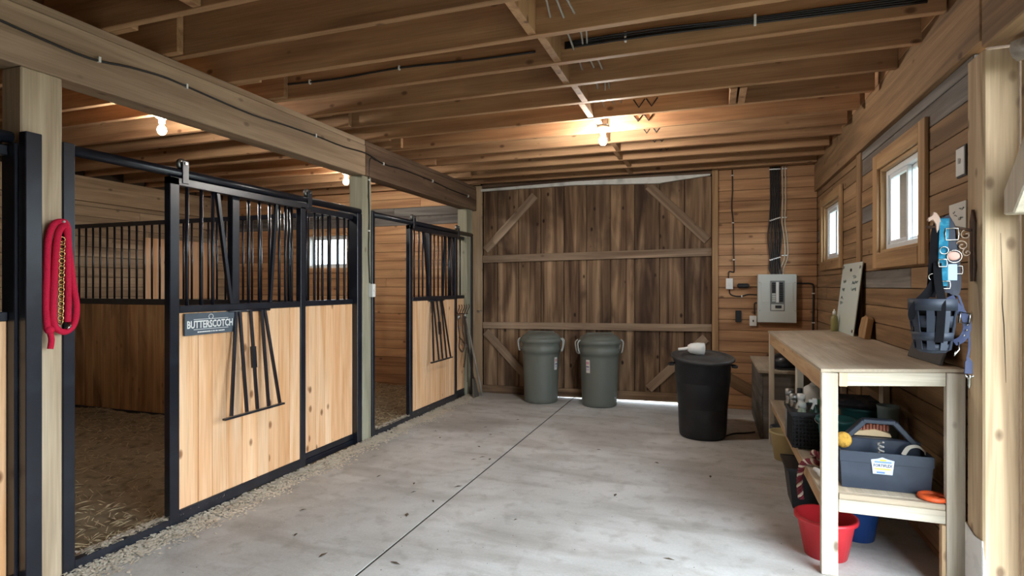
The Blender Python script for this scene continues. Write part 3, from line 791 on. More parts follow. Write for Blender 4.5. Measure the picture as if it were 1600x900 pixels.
# back wall wiring
yw = YB - 0.008
runs = []
for k in range(6):
    x = 0.63 + 0.019 * k
    runs.append([(x, yw, 2.73), (x + 0.004, yw - 0.004, 2.4), (x - 0.004, yw, 2.15), (x + (-0.025, -0.012, 0, 0.003, 0.01, 0.016)[k], yw - 0.006, 1.95), (x, yw, 1.72), (x - 0.01 + 0.004 * k, yw - 0.004, 1.6), (x + 0.01, yw - 0.02, 1.53)])
cable('bundle of black cables dropping down the plank wall into the breaker panel', runs, 0.0075, CABLE, [((0.63 + 0.019 * k, yw, z + 0.006 * k * (1 if z < 2.3 else 0)), (0.0095, 0.011, 0.006)) for k in range(6) for z in (2.70, 2.13, 1.69)])
cable('pair of pale cables dropping down beside the black bundle to the breaker panel', [[(x, yw, 2.73), (x + 0.002, yw, 2.35), (x - 0.004, yw, 2.1), (x + 0.018, yw, 1.9), (x + 0.02, yw, 1.72), (x - 0.02, yw, 1.6), (x - 0.025, yw - 0.015, 1.53)] for x in (0.755, 0.785)], 0.0065, plain('pale_cable', (196, 186, 166), 0.5), [((x, yw, z), (0.011, 0.011, 0.006)) for x in (0.757, 0.789) for z in (2.70, 2.16, 1.74)])
cable('single black cable down the plank wall just right of the plank door', [[(0.234, yw, 2.72), (0.237, yw, 2.5), (0.228, yw - 0.004, 2.3), (0.245, yw, 2.1), (0.25, yw, 1.8), (0.256, yw, 1.58), (0.24, yw, 1.56), (0.20, yw, 1.565), (0.195, yw, 1.49)]], 0.0065, CABLE, [((x, yw, z), (0.012, 0.011, 0.006)) for x, z in ((0.236, 2.66), (0.243, 2.12), (0.252, 1.70))])
cable('short black cables looping between the boxes left of the breaker panel', [[(0.205, yw, 1.36), (0.21, yw, 1.315), (0.25, yw, 1.29), (0.33, yw, 1.285), (0.40, yw, 1.305), (0.495, yw, 1.30)], [(0.47, yw, 1.08), (0.468, yw, 1.2), (0.497, yw, 1.21)]], 0.007, CABLE, [((0.335, yw, 1.285), (0.006, 0.011, 0.012))])
cable('black cable from the breaker panel bending down into the wall corner', [[(0.886, yw, 1.43), (0.97, yw, 1.43), (1.04, yw, 1.425), (1.06, yw, 1.39), (1.06, yw, 1.2), (1.055, yw, 0.95), (1.06, yw, 0.8)]], 0.009, CABLE, [((1.06, yw, z), (0.014, 0.012, 0.006)) for z in (1.32, 1.0)])

# ------------------------------------------------------------------ breaker panel and boxes
PG = plain('panel_grey', (196, 200, 194), 0.45)
pt = thing('breaker_panel', 'grey metal breaker panel on the plank back wall above the workbench', 'electrical panel', (0.69, YB - 0.09, 1.0))
mbox('cover', (0.496, 0.886), (YB - 0.09, YB - 0.003), (0.998, 1.53), PG, pt, 0.004)
mbox('side_plate', (0.535, 0.61), (YB - 0.094, YB - 0.09), (1.22, 1.44), PG, pt, 0.002); mbox('side_plate', (0.785, 0.85), (YB - 0.094, YB - 0.09), (1.22, 1.44), PG, pt, 0.002)
fr = mbox('breaker_recess', (0.622, 0.768), (YB - 0.093, YB - 0.089), (1.125, 1.46), plain('panel_dark_grey', (120, 124, 122), 0.5), pt, 0.001)
mbox('bezel', (0.632, 0.758), (YB - 0.096, YB - 0.092), (1.135, 1.20), PG, fr, 0.001)
mbox('main_switch', (0.672, 0.735), (YB - 0.104, YB - 0.095), (1.158, 1.188), INK, fr, 0.002)
for k in range(9):
    z = 1.44 - 0.024 * k
    for x in (0.64, 0.715):
        mbox('breaker', (x, x + 0.035), (YB - 0.102, YB - 0.092), (z - 0.020, z), INK if (k < 5 or x > 0.7) else PG, fr, 0.002)
mbox('centre_strip', (0.68, 0.708), (YB - 0.097, YB - 0.092), (1.22, 1.445), WHITE, fr, 0.001)
for x in (0.515, 0.868):
    for z in (1.13, 1.44): MB().lathe([(0.006, 0), (0.006, -0.004), (0.0001, -0.005)], (x, YB - 0.0905, z), 8, 'y').build('screw', STEEL, pt)
def wallbox(label, x, z, mat, d=0.04, sw=False):
    t = thing('wall_box', label, 'electrical box', ((x[0] + x[1]) / 2, YB, z[0]))
    mbox('box', x, (YB - d, YB - 0.002), z, mat, t, 0.004)
    xm, zm = (x[0] + x[1]) / 2, (z[0] + z[1]) / 2
    mbox('switch', (xm - 0.006, xm + 0.006), (YB - d - 0.01, YB - d), (zm - 0.012, zm + 0.012), WHITE if sw else INK, t, 0.001)
    return t
wallbox('white switch box at the end of the single cable near the plank door', (0.166, 0.241), (1.364, 1.488), WHITE, 0.04, True)
wallbox('white outlet box just below left of the breaker panel', (0.416, 0.489), (0.953, 1.067), WHITE)
wallbox('small black box on the plank wall, left of the white outlet box', (0.268, 0.329), (0.993, 1.123), BLKPL)
bt = thing('door_chime', 'black oblong plug adaptor fixed to the wall left of the breaker panel', 'adaptor', (0.35, YB, 1.38))
mbox('body', (0.285, 0.415), (YB - 0.05, YB - 0.002), (1.378, 1.43), BLKPL, bt, 0.015); mbox('pin', (0.415, 0.495), (YB - 0.02, YB - 0.012), (1.40, 1.412), wood('casing', 'x'), bt, 0.001)
bt.name = 'plug_adaptor'
st = thing('wall_box', 'white switch box on the grey-green post between the stalls', 'electrical box', (XS, 4.44, 1.3))
mbox('box', (XS - 0.012, XS + 0.035), (4.405, 4.452), (1.30, 1.42), WHITE, st, 0.004); mbox('switch', (XS + 0.035, XS + 0.045), (4.422, 4.434), (1.35, 1.375), WHITE, st, 0.001)
def scribble(par, fn, n, seed, mat=INK):
    rr = random.Random(seed); m = MB()
    for _ in range(n):
        u, v = rr.uniform(0.2, 0.8), rr.uniform(0.25, 0.8); pts = []
        for k in range(5): pts.append(fn(u + 0.04 * k, v + rr.uniform(-0.05, 0.05)))
        m.tube(pts, 0.0012, 4)
    m.build('pen_marks', mat, par)['kind'] = 'stuff'
sp = thing('switch_plate', 'white switch plate on the side wall above the card, beside the doorway post', 'switch', (XR, 3.16, 1.917))
mbox('back_plate', (XR - 0.006, XR - 0.0005), (3.105, 3.205), (1.905, 2.046), INK, sp, 0); mbox('plate', (XR - 0.012, XR - 0.006), (3.11, 3.20), (1.912, 2.039), WHITE, sp, 0.002)
mbox('toggle', (XR - 0.022, XR - 0.012), (3.148, 3.16), (1.965, 1.99), WHITE, sp, 0.001)
cd = thing('card', 'white card with handwriting on the side wall behind the hanging halters', 'card', (XR, 3.2, 1.67))
mbox('sheet', (XR - 0.008, XR - 0.001), (3.10, 3.29), (1.665, 1.79), PAPER, cd, 0.001)
scribble(cd, lambda u, v: (XR - 0.0095, 3.29 - 0.19 * u, 1.665 + 0.125 * v), 7, 3)

# ------------------------------------------------------------------ trash cans
def grey_can(x, y, label, rz, a0):
    t = thing('trash_can', label, 'trash can', (x, y, 0), 'grey trash cans')
    MB().lathe([(0.0001, 0.004), (0.19, 0.0), (0.20, 0.012), (0.203, 0.05), (0.222, 0.56), (0.226, 0.60), (0.235, 0.605), (0.237, 0.66), (0.228, 0.67), (0.23, 0.70), (0.24, 0.715), (0.242, 0.73)], (x, y, 0), 36).build('body', GREYCAN, t)
    lid = MB().lathe([(0.236, 0.715), (0.252, 0.728), (0.254, 0.757), (0.244, 0.775), (0.232, 0.778), (0.228, 0.795), (0.20, 0.82), (0.14, 0.838), (0.06, 0.845), (0.0001, 0.846)], (x, y, 0), 36).build('lid', GREYCAN, t)
    m = MB(); m.box((x - 0.17, x + 0.17), (y - 0.045, y + 0.045), (0.80, 0.853)); m.build('lid_ridge', GREYCAN, lid, 0.02)
    for s in (-1, 1):
        mm = MB(); cx_ = x + s * 0.246
        mm.tube(smooth_path([(cx_, y - 0.045, 0.77), (cx_ + s * 0.03, y - 0.05, 0.74), (cx_ + s * 0.022, y - 0.05, 0.66), (cx_ + s * 0.01, y - 0.048, 0.62), (cx_ + s * 0.01, y + 0.048, 0.62), (cx_ + s * 0.022, y + 0.05, 0.66), (cx_ + s * 0.03, y + 0.05, 0.74), (cx_, y + 0.045, 0.77)], 3), 0.009, 6)
        mm.build('latch_handle', plain('pale_grey_plastic', (176, 178, 172), 0.4), t)
    m = MB(); vs = []
    for k in range(5):
        a = a0 + 0.06 * (k - 2)
        for z in (0.40, 0.55): vs.append((x + (0.2195 if z > 0.5 else 0.2145) * math.sin(a) * 1.012, y - (0.2195 if z > 0.5 else 0.2145) * math.cos(a) * 1.012, z))
    m.add(vs, [(2 * k, 2 * k + 2, 2 * k + 3, 2 * k + 1) for k in range(4)])
    stk = m.build('sticker', PAPER, t)
    for zz, h_, c in ((0.50, 0.03, (206, 150, 160)), (0.465, 0.012, (90, 70, 130)), (0.43, 0.02, (190, 180, 200))):
        m = MB(); vs = []
        for k in range(5):
            a = a0 + 0.045 * (k - 2)
            for z in (zz, zz + h_): vs.append((x + 0.2245 * math.sin(a) * (0.978 + 0.05 * z), y - 0.2245 * math.cos(a) * (0.978 + 0.05 * z), z))
        m.add(vs, [(2 * k, 2 * k + 2, 2 * k + 3, 2 * k + 1) for k in range(4)])
        m.build('print', plain('print_%d' % c[0], c, 0.7), stk)
    t.rotation_euler = (0, 0, rz)
    return t
grey_can(-1.95, 6.63, 'grey-green trash can on the left, nearer the stalls, in front of the plank door', 0.12, 1.1)
grey_can(-1.235, 6.63, 'grey-green trash can on the right, white sticker facing the room', 0.5, -0.95)
t = thing('trash_can', 'large black trash can with loose lid, scuffed, in front of the plank door edge', 'trash can', (-0.07, 5.585, 0))
x, y = -0.07, 5.585
MB().lathe([(0.0001, 0.004), (0.195, 0.0), (0.208, 0.02), (0.213, 0.08), (0.228, 0.45), (0.232, 0.50), (0.245, 0.515), (0.252, 0.685), (0.258, 0.69), (0.268, 0.715), (0.268, 0.725), (0.255, 0.725), (0.24, 0.5), (0.20, 0.03), (0.0001, 0.025)], (x, y, 0), 40).build('body', BLKPL, t)
lid = MB().lathe([(0.27, -0.02), (0.287, -0.012), (0.287, 0.004), (0.275, 0.012), (0.25, 0.016), (0.235, 0.004), (0.19, 0.006), (0.175, 0.022), (0.10, 0.032), (0.0001, 0.036)], (x, y, 0.74), 40).build('lid', plain('dark_grey_plastic', (62, 62, 62), 0.45, 0, 0.4, 6, 0, 0.45, (88, 86, 80)), t)
lid.rotation_euler = (0.11, 0.03, 0.2); 
for s in (-1, 1):
    MB().tube(smooth_path([(x + s * 0.255, y - 0.06, 0.665), (x + s * 0.295, y - 0.04, 0.66), (x + s * 0.295, y + 0.04, 0.66), (x + s * 0.255, y + 0.06, 0.665)], 4), 0.011, 6).build('handle', BLKPL, t)
sc = thing('feed_scoop', 'white plastic feed scoop lying on the black trash can lid', 'scoop', (-0.12, 5.52, 0.768))
m = MB().lathe([(0.028, -0.085), (0.045, -0.06), (0.056, 0.0), (0.058, 0.06), (0.053, 0.06), (0.05, 0.0), (0.038, -0.055), (0.0001, -0.07)], (0.0, 0, 0.052), 20, 'x')
m.build('cup', WHITE, sc, loc=(0, 0, 0)); MB().tube([(-0.17, 0, 0.035), (-0.12, 0, 0.042), (-0.07, 0, 0.055)], [0.013, 0.014, 0.016], 8).build('handle', WHITE, sc, loc=(0, 0, 0))
sc.rotation_euler = (0.1, 0.06, 0.25)

# ------------------------------------------------------------------ low bin behind the bench
lb = thing('low_bin', 'low grey wooden bin between the workbench and the back wall', 'bin', (0.74, 6.2, 0))
wbox('front_panel', (0.43, 0.455), (5.66, 6.75), (0.0, 0.60), 'greyplank', lb, 0.003, 'y'); wbox('end_panel', (0.457, 1.06), (5.66, 5.685), (0.0, 0.60), 'greyplank', lb, 0.003, 'x')
wbox('end_panel', (0.457, 1.06), (6.725, 6.75), (0.0, 0.60), 'greyplank', lb, 0.003, 'x'); wbox('lid', (0.415, 1.07), (5.64, 6.78), (0.603, 0.63), 'ply', lb)
hm = thing('riding_helmet', 'black riding helmet on the low bin seen under the workbench', 'helmet', (0.66, 5.86, 0.63))
MB().lathe([(0.115, 0.0), (0.125, 0.04), (0.115, 0.09), (0.08, 0.13), (0.0001, 0.15)], (0.66, 5.86, 0.632), 20).build('shell', plain('black_helmet', (26, 27, 32), 0.3), hm)
MB().prism([(0.55, 5.78), (0.77, 5.78), (0.74, 5.70), (0.58, 5.70)], 'xy', 0.635, 0.645).build('peak', BLKPL, hm)

# ------------------------------------------------------------------ workbench
wb = thing('workbench', 'rough wooden workbench with a lower shelf along the side wall', 'workbench', (0.79, 4.3, 0))
BX0, BX1, BY0, BY1 = 0.507, 1.09, 3.09, 5.55
zl, zr = 0.997, 1.024
MB().hexa([(BX0, BY0, zl - 0.015), (BX1 - 0.005, BY0, zr - 0.015), (BX1 - 0.005, BY1, zr - 0.015), (BX0 - 0.02, BY1, zl - 0.015), (BX0, BY0, zl), (BX1 - 0.005, BY0, zr), (BX1 - 0.005, BY1, zr), (BX0 - 0.02, BY1, zl)]).build('top', wood('ply', 'y'), wb)
wbox('leg', (BX0 + 0.002, BX0 + 0.074), (BY0 + 0.002, BY0 + 0.042), (0, 0.981), 'bench', wb)
wbox('leg', (1.018, 1.09), (BY0 + 0.002, BY0 + 0.042), (0, 1.004), 'bench', wb)
wbox('leg', (BX0 - 0.015, BX0 + 0.025), (5.46, 5.53), (0, 0.981), 'bench', wb); wbox('leg', (1.05, 1.09), (5.46, 5.53), (0, 1.004), 'bench', wb)
wbox('mid_post', (BX0 + 0.045, BX0 + 0.085), (4.24, 4.33), (0.0, 0.982), 'bench', wb)
wbox('mid_post', (1.05, 1.09), (4.24, 4.33), (0.0, 1.004), 'bench', wb)
MB().hexa([(BX0 + 0.076, BY0 + 0.006, 0.918), (1.016, BY0 + 0.006, 0.941), (1.016, BY0 + 0.044, 0.941), (BX0 + 0.076, BY0 + 0.044, 0.918), (BX0 + 0.076, BY0 + 0.006, 0.983), (1.016, BY0 + 0.006, 1.004), (1.016, BY0 + 0.044, 1.004), (BX0 + 0.076, BY0 + 0.044, 0.983)]).build('end_apron', wood('bench', 'x'), wb, 0.003)
mbox('corner_block', (BX0 + 0.078, BX0 + 0.112), (BY0 - 0.002, BY0 + 0.006), (0.918, 0.982), wood('stall', 'z'), wb, 0.001)
MB().hexa([(BX0 + 0.004, BY0 + 0.046, 0.89), (BX0 + 0.040, BY0 + 0.046, 0.89), (BX0 + 0.022, 5.455, 0.89), (BX0 - 0.014, 5.455, 0.89), (BX0 + 0.004, BY0 + 0.046, 0.981), (BX0 + 0.040, BY0 + 0.046, 0.981), (BX0 + 0.022, 5.455, 0.981), (BX0 - 0.014, 5.455, 0.981)]).build('front_apron', wood('benchrail', 'y'), wb, 0.003)
wbox('front_shelf_rail', (BX0 + 0.004, BX0 + 0.042), (BY0 + 0.046, 5.455), (0.31, 0.382), 'benchrail', wb)
wbox('back_shelf_rail', (1.05, 1.088), (BY0 + 0.046, 4.235), (0.31, 0.382), 'benchrail', wb)
wbox('end_shelf_rail', (BX0 + 0.076, 1.016), (BY0 + 0.006, BY0 + 0.044), (0.31, 0.372), 'bench', wb)
wbox('shelf', (BX0 + 0.0, 1.085), (BY0 + 0.046, 4.235), (0.384, 0.40), 'ply', wb, 0.002, 'y'); wbox('shelf', (BX0 - 0.012, 1.085), (4.335, 5.455), (0.384, 0.40), 'ply', wb, 0.002, 'y')
wbox('shelf_lip', (BX0 + 0.078, 1.014), (BY0 + 0.004, BY0 + 0.044), (0.374, 0.40), 'ply', wb, 0.002, 'x')
wbox('shelf_brace', (1.0, 1.016), (BY0 + 0.004, BY0 + 0.04), (0.0, 0.305), 'benchrail', wb, 0.002, 'z')

# ---- on the bench top
SH = 0.40
m = MB(); wt = thing('whiteboard', 'frameless whiteboard leaning on the side wall at the far end of the workbench', 'whiteboard', (1.03, 5.21, 1.004))
p0, p1, q0, q1 = (1.015, 1.022), (1.021, 1.022), (1.085, 1.585), (1.079, 1.585)
MB().prism([(p0[0], p0[1]), (p1[0], p1[1]), q0, q1], 'xz', 4.88, 5.53).build('panel', plain('glass_whiteboard', (206, 216, 208), 0.25), wt)
def wbp(u, v, o=-0.002): return (1.015 + 0.064 * v + o, 5.53 - 0.65 * u, 1.022 + 0.563 * v)
for u, v in ((0.06, 0.05), (0.94, 0.06), (0.06, 0.95), (0.93, 0.93), (0.5, 0.9)):
    c = wbp(u, v, 0); MB().lathe([(0.013, 0.004), (0.013, -0.008), (0.0001, -0.009)], c, 10, 'x').build('standoff', STEEL if u != 0.5 else INK, wt)
PEN = plain('faint_marker', (110, 124, 124), 0.6); m = MB(); rr = random.Random(5)
for (u0, v0, n) in ((0.62, 0.80, 4), (0.62, 0.72, 6), (0.62, 0.63, 5), (0.15, 0.74, 3), (0.12, 0.62, 3), (0.12, 0.5, 3), (0.12, 0.42, 3)):
    for k in range(n):
        pts = [wbp(u0 + 0.05 * k + 0.012 * j, v0 + rr.uniform(-0.025, 0.025)) for j in range(4)]; m.tube(pts, 0.0016, 4)
m.build('handwriting', PEN, wt)['kind'] = 'stuff'
bb = thing('spray_bottle', 'small squeeze bottle with white cap beside the whiteboard', 'bottle', (0.985, 5.40, 1.0205))
MB().lathe([(0.0001, 0), (0.026, 0.0), (0.028, 0.01), (0.028, 0.1), (0.024, 0.125), (0.012, 0.135)], (0.985, 5.40, 1.0205), 14).build('bottle', plain('olive_bottle', (140, 134, 84), 0.35), bb)
MB().lathe([(0.013, 0.136), (0.014, 0.165), (0.006, 0.17), (0.005, 0.185), (0.0001, 0.186)], (0.985, 5.40, 1.0205), 12).build('cap', WHITE, bb)
bb.name = 'squeeze_bottle'
wk = MB().prism([(4.60, 1.004), (4.76, 1.004), (4.80, 1.06), (4.79, 1.15), (4.70, 1.17), (4.63, 1.15)], 'yz', -0.012, 0.03)
wk = wk.build('wood_offcut', wood('casing', 'z'), None, 0.004)
tag(wk, 'small angular wood offcut leaning by the wall right of the whiteboard', 'wood block'); wk.location.x = 1.045; wk.location.z += 0.019; wk.rotation_euler = (0, 0.2, 0)
dt = MB().box((-0.006, 0.006), (-0.20, 0.20), (0, 0.17)).build('dark_tray', plain('dark_grey_sheet', (72, 70, 70), 0.55, 0, 0.4, 12), None, 0.003, loc=(1.02, 3.40, 1.022), rot=(0, 0.3, 0.05))
tag(dt, 'dark grey sheet leaning on the bench behind the hanging muzzle', 'sheet')

# ---- hanging halters and grazing muzzle on an iron bracket
yb = 2.965
br = thing('iron_bracket', 'rusty iron bracket with scrolls and horse head on the doorway post', 'bracket', (1.074, yb, 1.42))
MB().prism([(yb - 0.012, 1.42), (yb + 0.012, 1.42), (yb + 0.018, 1.48), (yb + 0.014, 1.6), (yb + 0.018, 1.68), (yb, 1.73), (yb - 0.018, 1.68), (yb - 0.014, 1.6), (yb - 0.018, 1.48)], 'yz', 1.064, 1.076).build('back_plate', IRON, br)
MB().tube([(1.066, yb, 1.64), (0.99, yb, 1.66), (0.90, yb, 1.66)], 0.007, 6).build('arm', IRON, br)
def spiral(cx_, cz, r, turns, s, ph): return [(cx_ + s * r * (1 - k / 26) * math.cos(ph + turns * 2 * PI * k / 24), yb, cz + r * (1 - k / 26) * math.sin(ph + turns * 2 * PI * k / 24)) for k in range(24)]
m = MB(); IRL = plain('pale_iron_scroll', (150, 128, 108), 0.5, 0.5)
for cx_, cz, r, s, ph in ((1.045, 1.622, 0.026, 1, 0.3), (1.03, 1.575, 0.024, -1, 0.3), (1.048, 1.545, 0.018, 1, 2.0)): m.tube(spiral(cx_, cz, r, 1.4, s, ph), 0.0042, 5)
m.build('scroll', IRL, br)
hh = [(0.942, 1.60), (0.956, 1.61), (0.958, 1.66), (0.952, 1.695), (0.938, 1.722), (0.924, 1.728), (0.92, 1.712), (0.902, 1.698), (0.905, 1.682), (0.922, 1.69), (0.932, 1.672), (0.934, 1.635)]
MB().prism(hh, 'xz', yb - 0.008, yb + 0.008).build('horse_head', plain('pinkish_metal', (150, 122, 104), 0.5, 0.2), br, 0.003)
BLKW = plain('black_webbing', (18, 18, 21), 0.95, 0, 0.3, 60, 0, 0.1); NAVW = plain('navy_webbing', (46, 54, 84), 0.6); TEAL = plain('teal_webbing', (18, 108, 138), 0.7, 0, 0.5, 40, 0, 0.3, (90, 176, 196)); PADP = plain('pink_padding', (196, 150, 136), 0.8)
nrm = (-0.2, -1, 0)
def strapset(name, label, mat, paths, w, hardware):
    t = thing(name, label, 'halter', (paths[0][0][0], paths[0][0][1], min(p[2] for q in paths for p in q)))
    for q in paths: ribbon(MB(), smooth_path(q, 5), w, 0.004, nrm).build('strap', mat, t)
    for kind, c, r in hardware:
        if kind == 'ring': MB().tube([(c[0] + r * math.cos(a), c[1], c[2] + r * math.sin(a)) for a in [2 * PI * k / 14 for k in range(14)]], 0.0024, 6, True).build('ring', CHROME, t)
        elif kind == 'buckle': MB().tube([(c[0] + r * u, c[1], c[2] + r * 1.15 * v) for u, v in ((-1, -1), (1, -1), (1.1, 0), (1, 1), (-1, 1), (-1.1, 0))], 0.0028, 6, True).build('buckle', CHROME, t)
        elif kind == 'pad': MB().sphere(c, r, 12, 8, (1.0, 0.35, 0.75)).build('pad', PADP, t)
        elif kind == 'tag': mbox('tag', (c[0] - 0.017, c[0] + 0.017), (c[1] - 0.004, c[1]), (c[2] - r, c[2] + r), plain('pale_blue_tag', (150, 170, 190), 0.6), t, 0.001)
    return t
strapset('halter', 'black webbing halter at the back of the bundle hung on the bracket', BLKW, [[(0.955, 2.965, 1.70), (0.935, 2.96, 1.64), (0.924, 2.955, 1.52), (0.917, 2.95, 1.42), (0.912, 2.95, 1.35)], [(0.965, 2.995, 1.70), (1.0, 2.995, 1.66), (1.01, 2.995, 1.52), (1.005, 2.99, 1.40), (1.0, 2.985, 1.35)], [(0.93, 2.94, 1.43), (0.895, 2.92, 1.375), (0.852, 2.91, 1.325), (0.834, 2.91, 1.285), (0.84, 2.92, 1.255)]], 0.034, [('ring', (0.915, 2.94, 1.44), 0.014), ('ring', (0.865, 2.95, 1.335), 0.011)])
strapset('halter', 'bright teal halter in the middle of the hanging bundle', TEAL, [[(0.966, 2.958, 1.695), (0.960, 2.95, 1.62), (0.957, 2.948, 1.52), (0.955, 2.945, 1.40)], [(0.965, 2.974, 1.60), (0.948, 2.965, 1.55), (0.952, 2.962, 1.49), (0.972, 2.965, 1.44), (0.978, 2.968, 1.385)], [(0.93, 2.968, 1.46), (0.95, 2.964, 1.47), (0.985, 2.968, 1.45)]], 0.033, [('ring', (0.957, 2.938, 1.555), 0.016), ('buckle', (0.951, 2.935, 1.50), 0.014), ('ring', (0.937, 2.955, 1.44), 0.014), ('buckle', (0.962, 2.932, 1.405), 0.014)])
strapset('halter', 'dark navy halter with big buckles at the front of the hanging bundle', plain('dark_navy_leather', (40, 44, 58), 0.45), [[(0.97, 2.966, 1.705), (0.985, 2.956, 1.66), (0.988, 2.952, 1.58), (0.992, 2.952, 1.50), (0.988, 2.952, 1.42), (0.978, 2.954, 1.37)], [(1.003, 2.975, 1.60), (1.012, 2.975, 1.50), (1.016, 2.975, 1.40), (1.005, 2.975, 1.36)]], 0.03, [('buckle', (0.988, 2.945, 1.625), 0.022), ('pad', (0.992, 2.945, 1.53), 0.026), ('ring', (0.995, 2.94, 1.528), 0.027), ('tag', (0.99, 2.948, 1.46), 0.035), ('buckle', (1.017, 2.965, 1.47), 0.015)])
# lead strap with buckle and snap
ls = thing('lead_strap', 'navy strap with punched holes, big buckle and snap hook hanging below the halters', 'strap', (1.02, 2.93, 1.0))
ribbon(MB(), smooth_path([(0.975, 2.93, 1.355), (1.0, 2.925, 1.31), (1.025, 2.92, 1.27), (1.035, 2.925, 1.22), (1.02, 2.93, 1.175), (0.995, 2.94, 1.155)], 6), 0.028, 0.004, nrm).build('strap', NAVW, ls)
ribbon(MB(), smooth_path([(1.01, 2.94, 1.36), (1.028, 2.935, 1.29), (1.042, 2.93, 1.2), (1.045, 2.93, 1.14), (1.037, 2.93, 1.085)], 6), 0.008, 0.006, nrm).build('cord', NAVW, ls)
MB().prism([(1.028, 1.025), (1.056, 1.025), (1.056, 1.075), (1.042, 1.098), (1.03, 1.075)], 'xz', 2.928, 2.934).build('leather_end', NAVW, ls)
MB().tube([(1.022 + 0.02 * u, 2.912, 1.265 + 0.024 * v) for u, v in ((-1, -0.8), (0.8, -1), (1, 0.8), (-0.8, 1))], 0.0045, 6, True).build('buckle', CHROME, ls)
for k in range(3): MB().lathe([(0.0045, 0.0), (0.0045, -0.002), (0.0001, -0.003)], (1.034 - 0.003 * k * k, 2.918, 1.235 - 0.023 * k), 8, 'y').build('eyelet', CHROME, ls)
MB().lathe([(0.008, 0.0), (0.009, -0.012), (0.006, -0.02), (0.007, -0.045), (0.0001, -0.06)], (1.045, 2.93, 1.02), 8).build('snap_hook', CHROME, ls)
MB().tube([(1.03, 2.93, 1.02), (1.033, 2.93, 1.012), (1.058, 2.93, 1.012), (1.06, 2.93, 1.02)], 0.004, 5).build('loop', CHROME, ls)
gm = thing('grazing_muzzle', 'dark blue-grey woven grazing muzzle basket hanging at the bottom of the bundle', 'muzzle', (0.925, 2.95, 1.11))
MUZ = plain('blue_grey_rubber_webbing', (36, 43, 56), 0.6, 0, 0.2, 30); cxm, cym = 0.918, 2.95
def mr_(z): return 0.058 + 0.024 * min(1, (z - 1.11) / 0.17)
for z, h_ in ((1.12, 0.03), (1.165, 0.036), (1.222, 0.05), (1.295, 0.05)):
    e_ = 0.007 if z in (1.165, 1.295) else 0.0; prof = [(mr_(z) + e_, z), (mr_(z + h_) + e_, z + h_), (mr_(z + h_) + e_ - 0.004, z + h_), (mr_(z) + e_ - 0.004, z), (mr_(z) + e_, z)]
    MB().lathe(prof, (cxm, cym, 0), 24).build('band', MUZ, gm)
for k in range(9):
    a = 2 * PI * k / 9 + 0.15; pts = [(cxm + (mr_(z) + 0.003) * math.cos(a), cym + (mr_(z) + 0.003) * math.sin(a), z) for z in (1.125, 1.17, 1.23, 1.29, 1.345)]
    ribbon(MB(), pts, 0.028, 0.004, (math.cos(a), math.sin(a), 0)).build('upright_strap', MUZ, gm)
MB().lathe([(0.048, 1.125), (0.060, 1.19), (0.069, 1.27), (0.074, 1.345), (0.071, 1.345), (0.066, 1.27), (0.057, 1.19), (0.045, 1.125)], (cxm, cym, 0), 20).build('lining', plain('black_lining', (16, 17, 20), 0.9), gm)
MB().lathe([(0.0001, 1.106), (0.018, 1.106), (0.05, 1.112), (0.059, 1.125), (0.054, 1.128), (0.0001, 1.115)], (cxm, cym, 0), 20).build('base', MUZ, gm)
ribbon(MB(), smooth_path([(0.918, 2.874, 1.16), (0.922, 2.866, 1.25), (0.925, 2.868, 1.34), (0.93, 2.92, 1.42), (0.935, 2.945, 1.50)], 5), 0.03, 0.004, nrm).build('hanger_strap', BLKW, gm)
MB().tube([(1.0, 2.91, 1.16), (0.995, 2.89, 1.13), (0.975, 2.885, 1.105), (0.98, 2.885, 1.125)], 0.003, 5).build('wire_hook', CHROME, gm)

# ---- shelf: grooming tote and its contents
TOTE = plain('tote_blue_grey_plastic', (42, 50, 64), 0.4, 0, 0.3, 9, 0, 0.4, (72, 80, 94))
tt = thing('grooming_tote', 'blue-grey grooming tote with arched handle and yellow label on the bench shelf', 'tote', (0.81, 3.33, SH))
ta, tb, tc_, td = 0.607, 1.004, 3.195, 3.47
def taper(x0, x1, y0, y1, z0, z1, k): return [(x0 + k, y0 + k, z0), (x1 - k, y0 + k, z0), (x1 - k, y1 - k, z0), (x0 + k, y1 - k, z0), (x0, y0, z1), (x1, y0, z1), (x1, y1, z1), (x0, y1, z1)]
def open_box(m, x0, x1, y0, y1, z0, z1, k, w):
    o = taper(x0, x1, y0, y1, z0, z1, k); i = taper(x0 + w, x1 - w, y0 + w, y1 - w, z0 + w, z1, k)
    m.add(o + i, [(0, 3, 2, 1), (0, 1, 5, 4), (1, 2, 6, 5), (2, 3, 7, 6), (3, 0, 4, 7), (4, 5, 13, 12), (5, 6, 14, 13), (6, 7, 15, 14), (7, 4, 12, 15), (8, 9, 10, 11), (8, 12, 13, 9), (9, 13, 14, 10), (10, 14, 15, 11), (11, 15, 12, 8)])
    return m
open_box(MB(), ta + 0.004, tb - 0.004, tc_ + 0.004, td - 0.004, SH + 0.002, 0.535, 0.008, 0.006).build('tray_body', TOTE, tt)
m = MB(); open_box(m, ta, tb, tc_, td, 0.533, 0.585, 0.0, 0.008); m.build('rim', TOTE, tt, 0.001)
ym = 3.335
hd = MB(); outer = [(0.635, 0.52), (0.635, 0.60), (0.735, 0.715), (0.75, 0.722), (0.865, 0.722), (0.88, 0.715), (0.975, 0.60), (0.975, 0.52)]; inner = [(0.68, 0.63), (0.745, 0.70), (0.865, 0.70), (0.925, 0.625)]
for (p, q, w) in (((0.65, 0.61), (0.742, 0.712), 0.026), ((0.735, 0.712), (0.878, 0.712), 0.022), ((0.872, 0.712), (0.96, 0.61), 0.026)):
    hd.bar((p[0], ym, p[1]), (q[0], ym, q[1]), 0.05, w, (0, 0, 1))
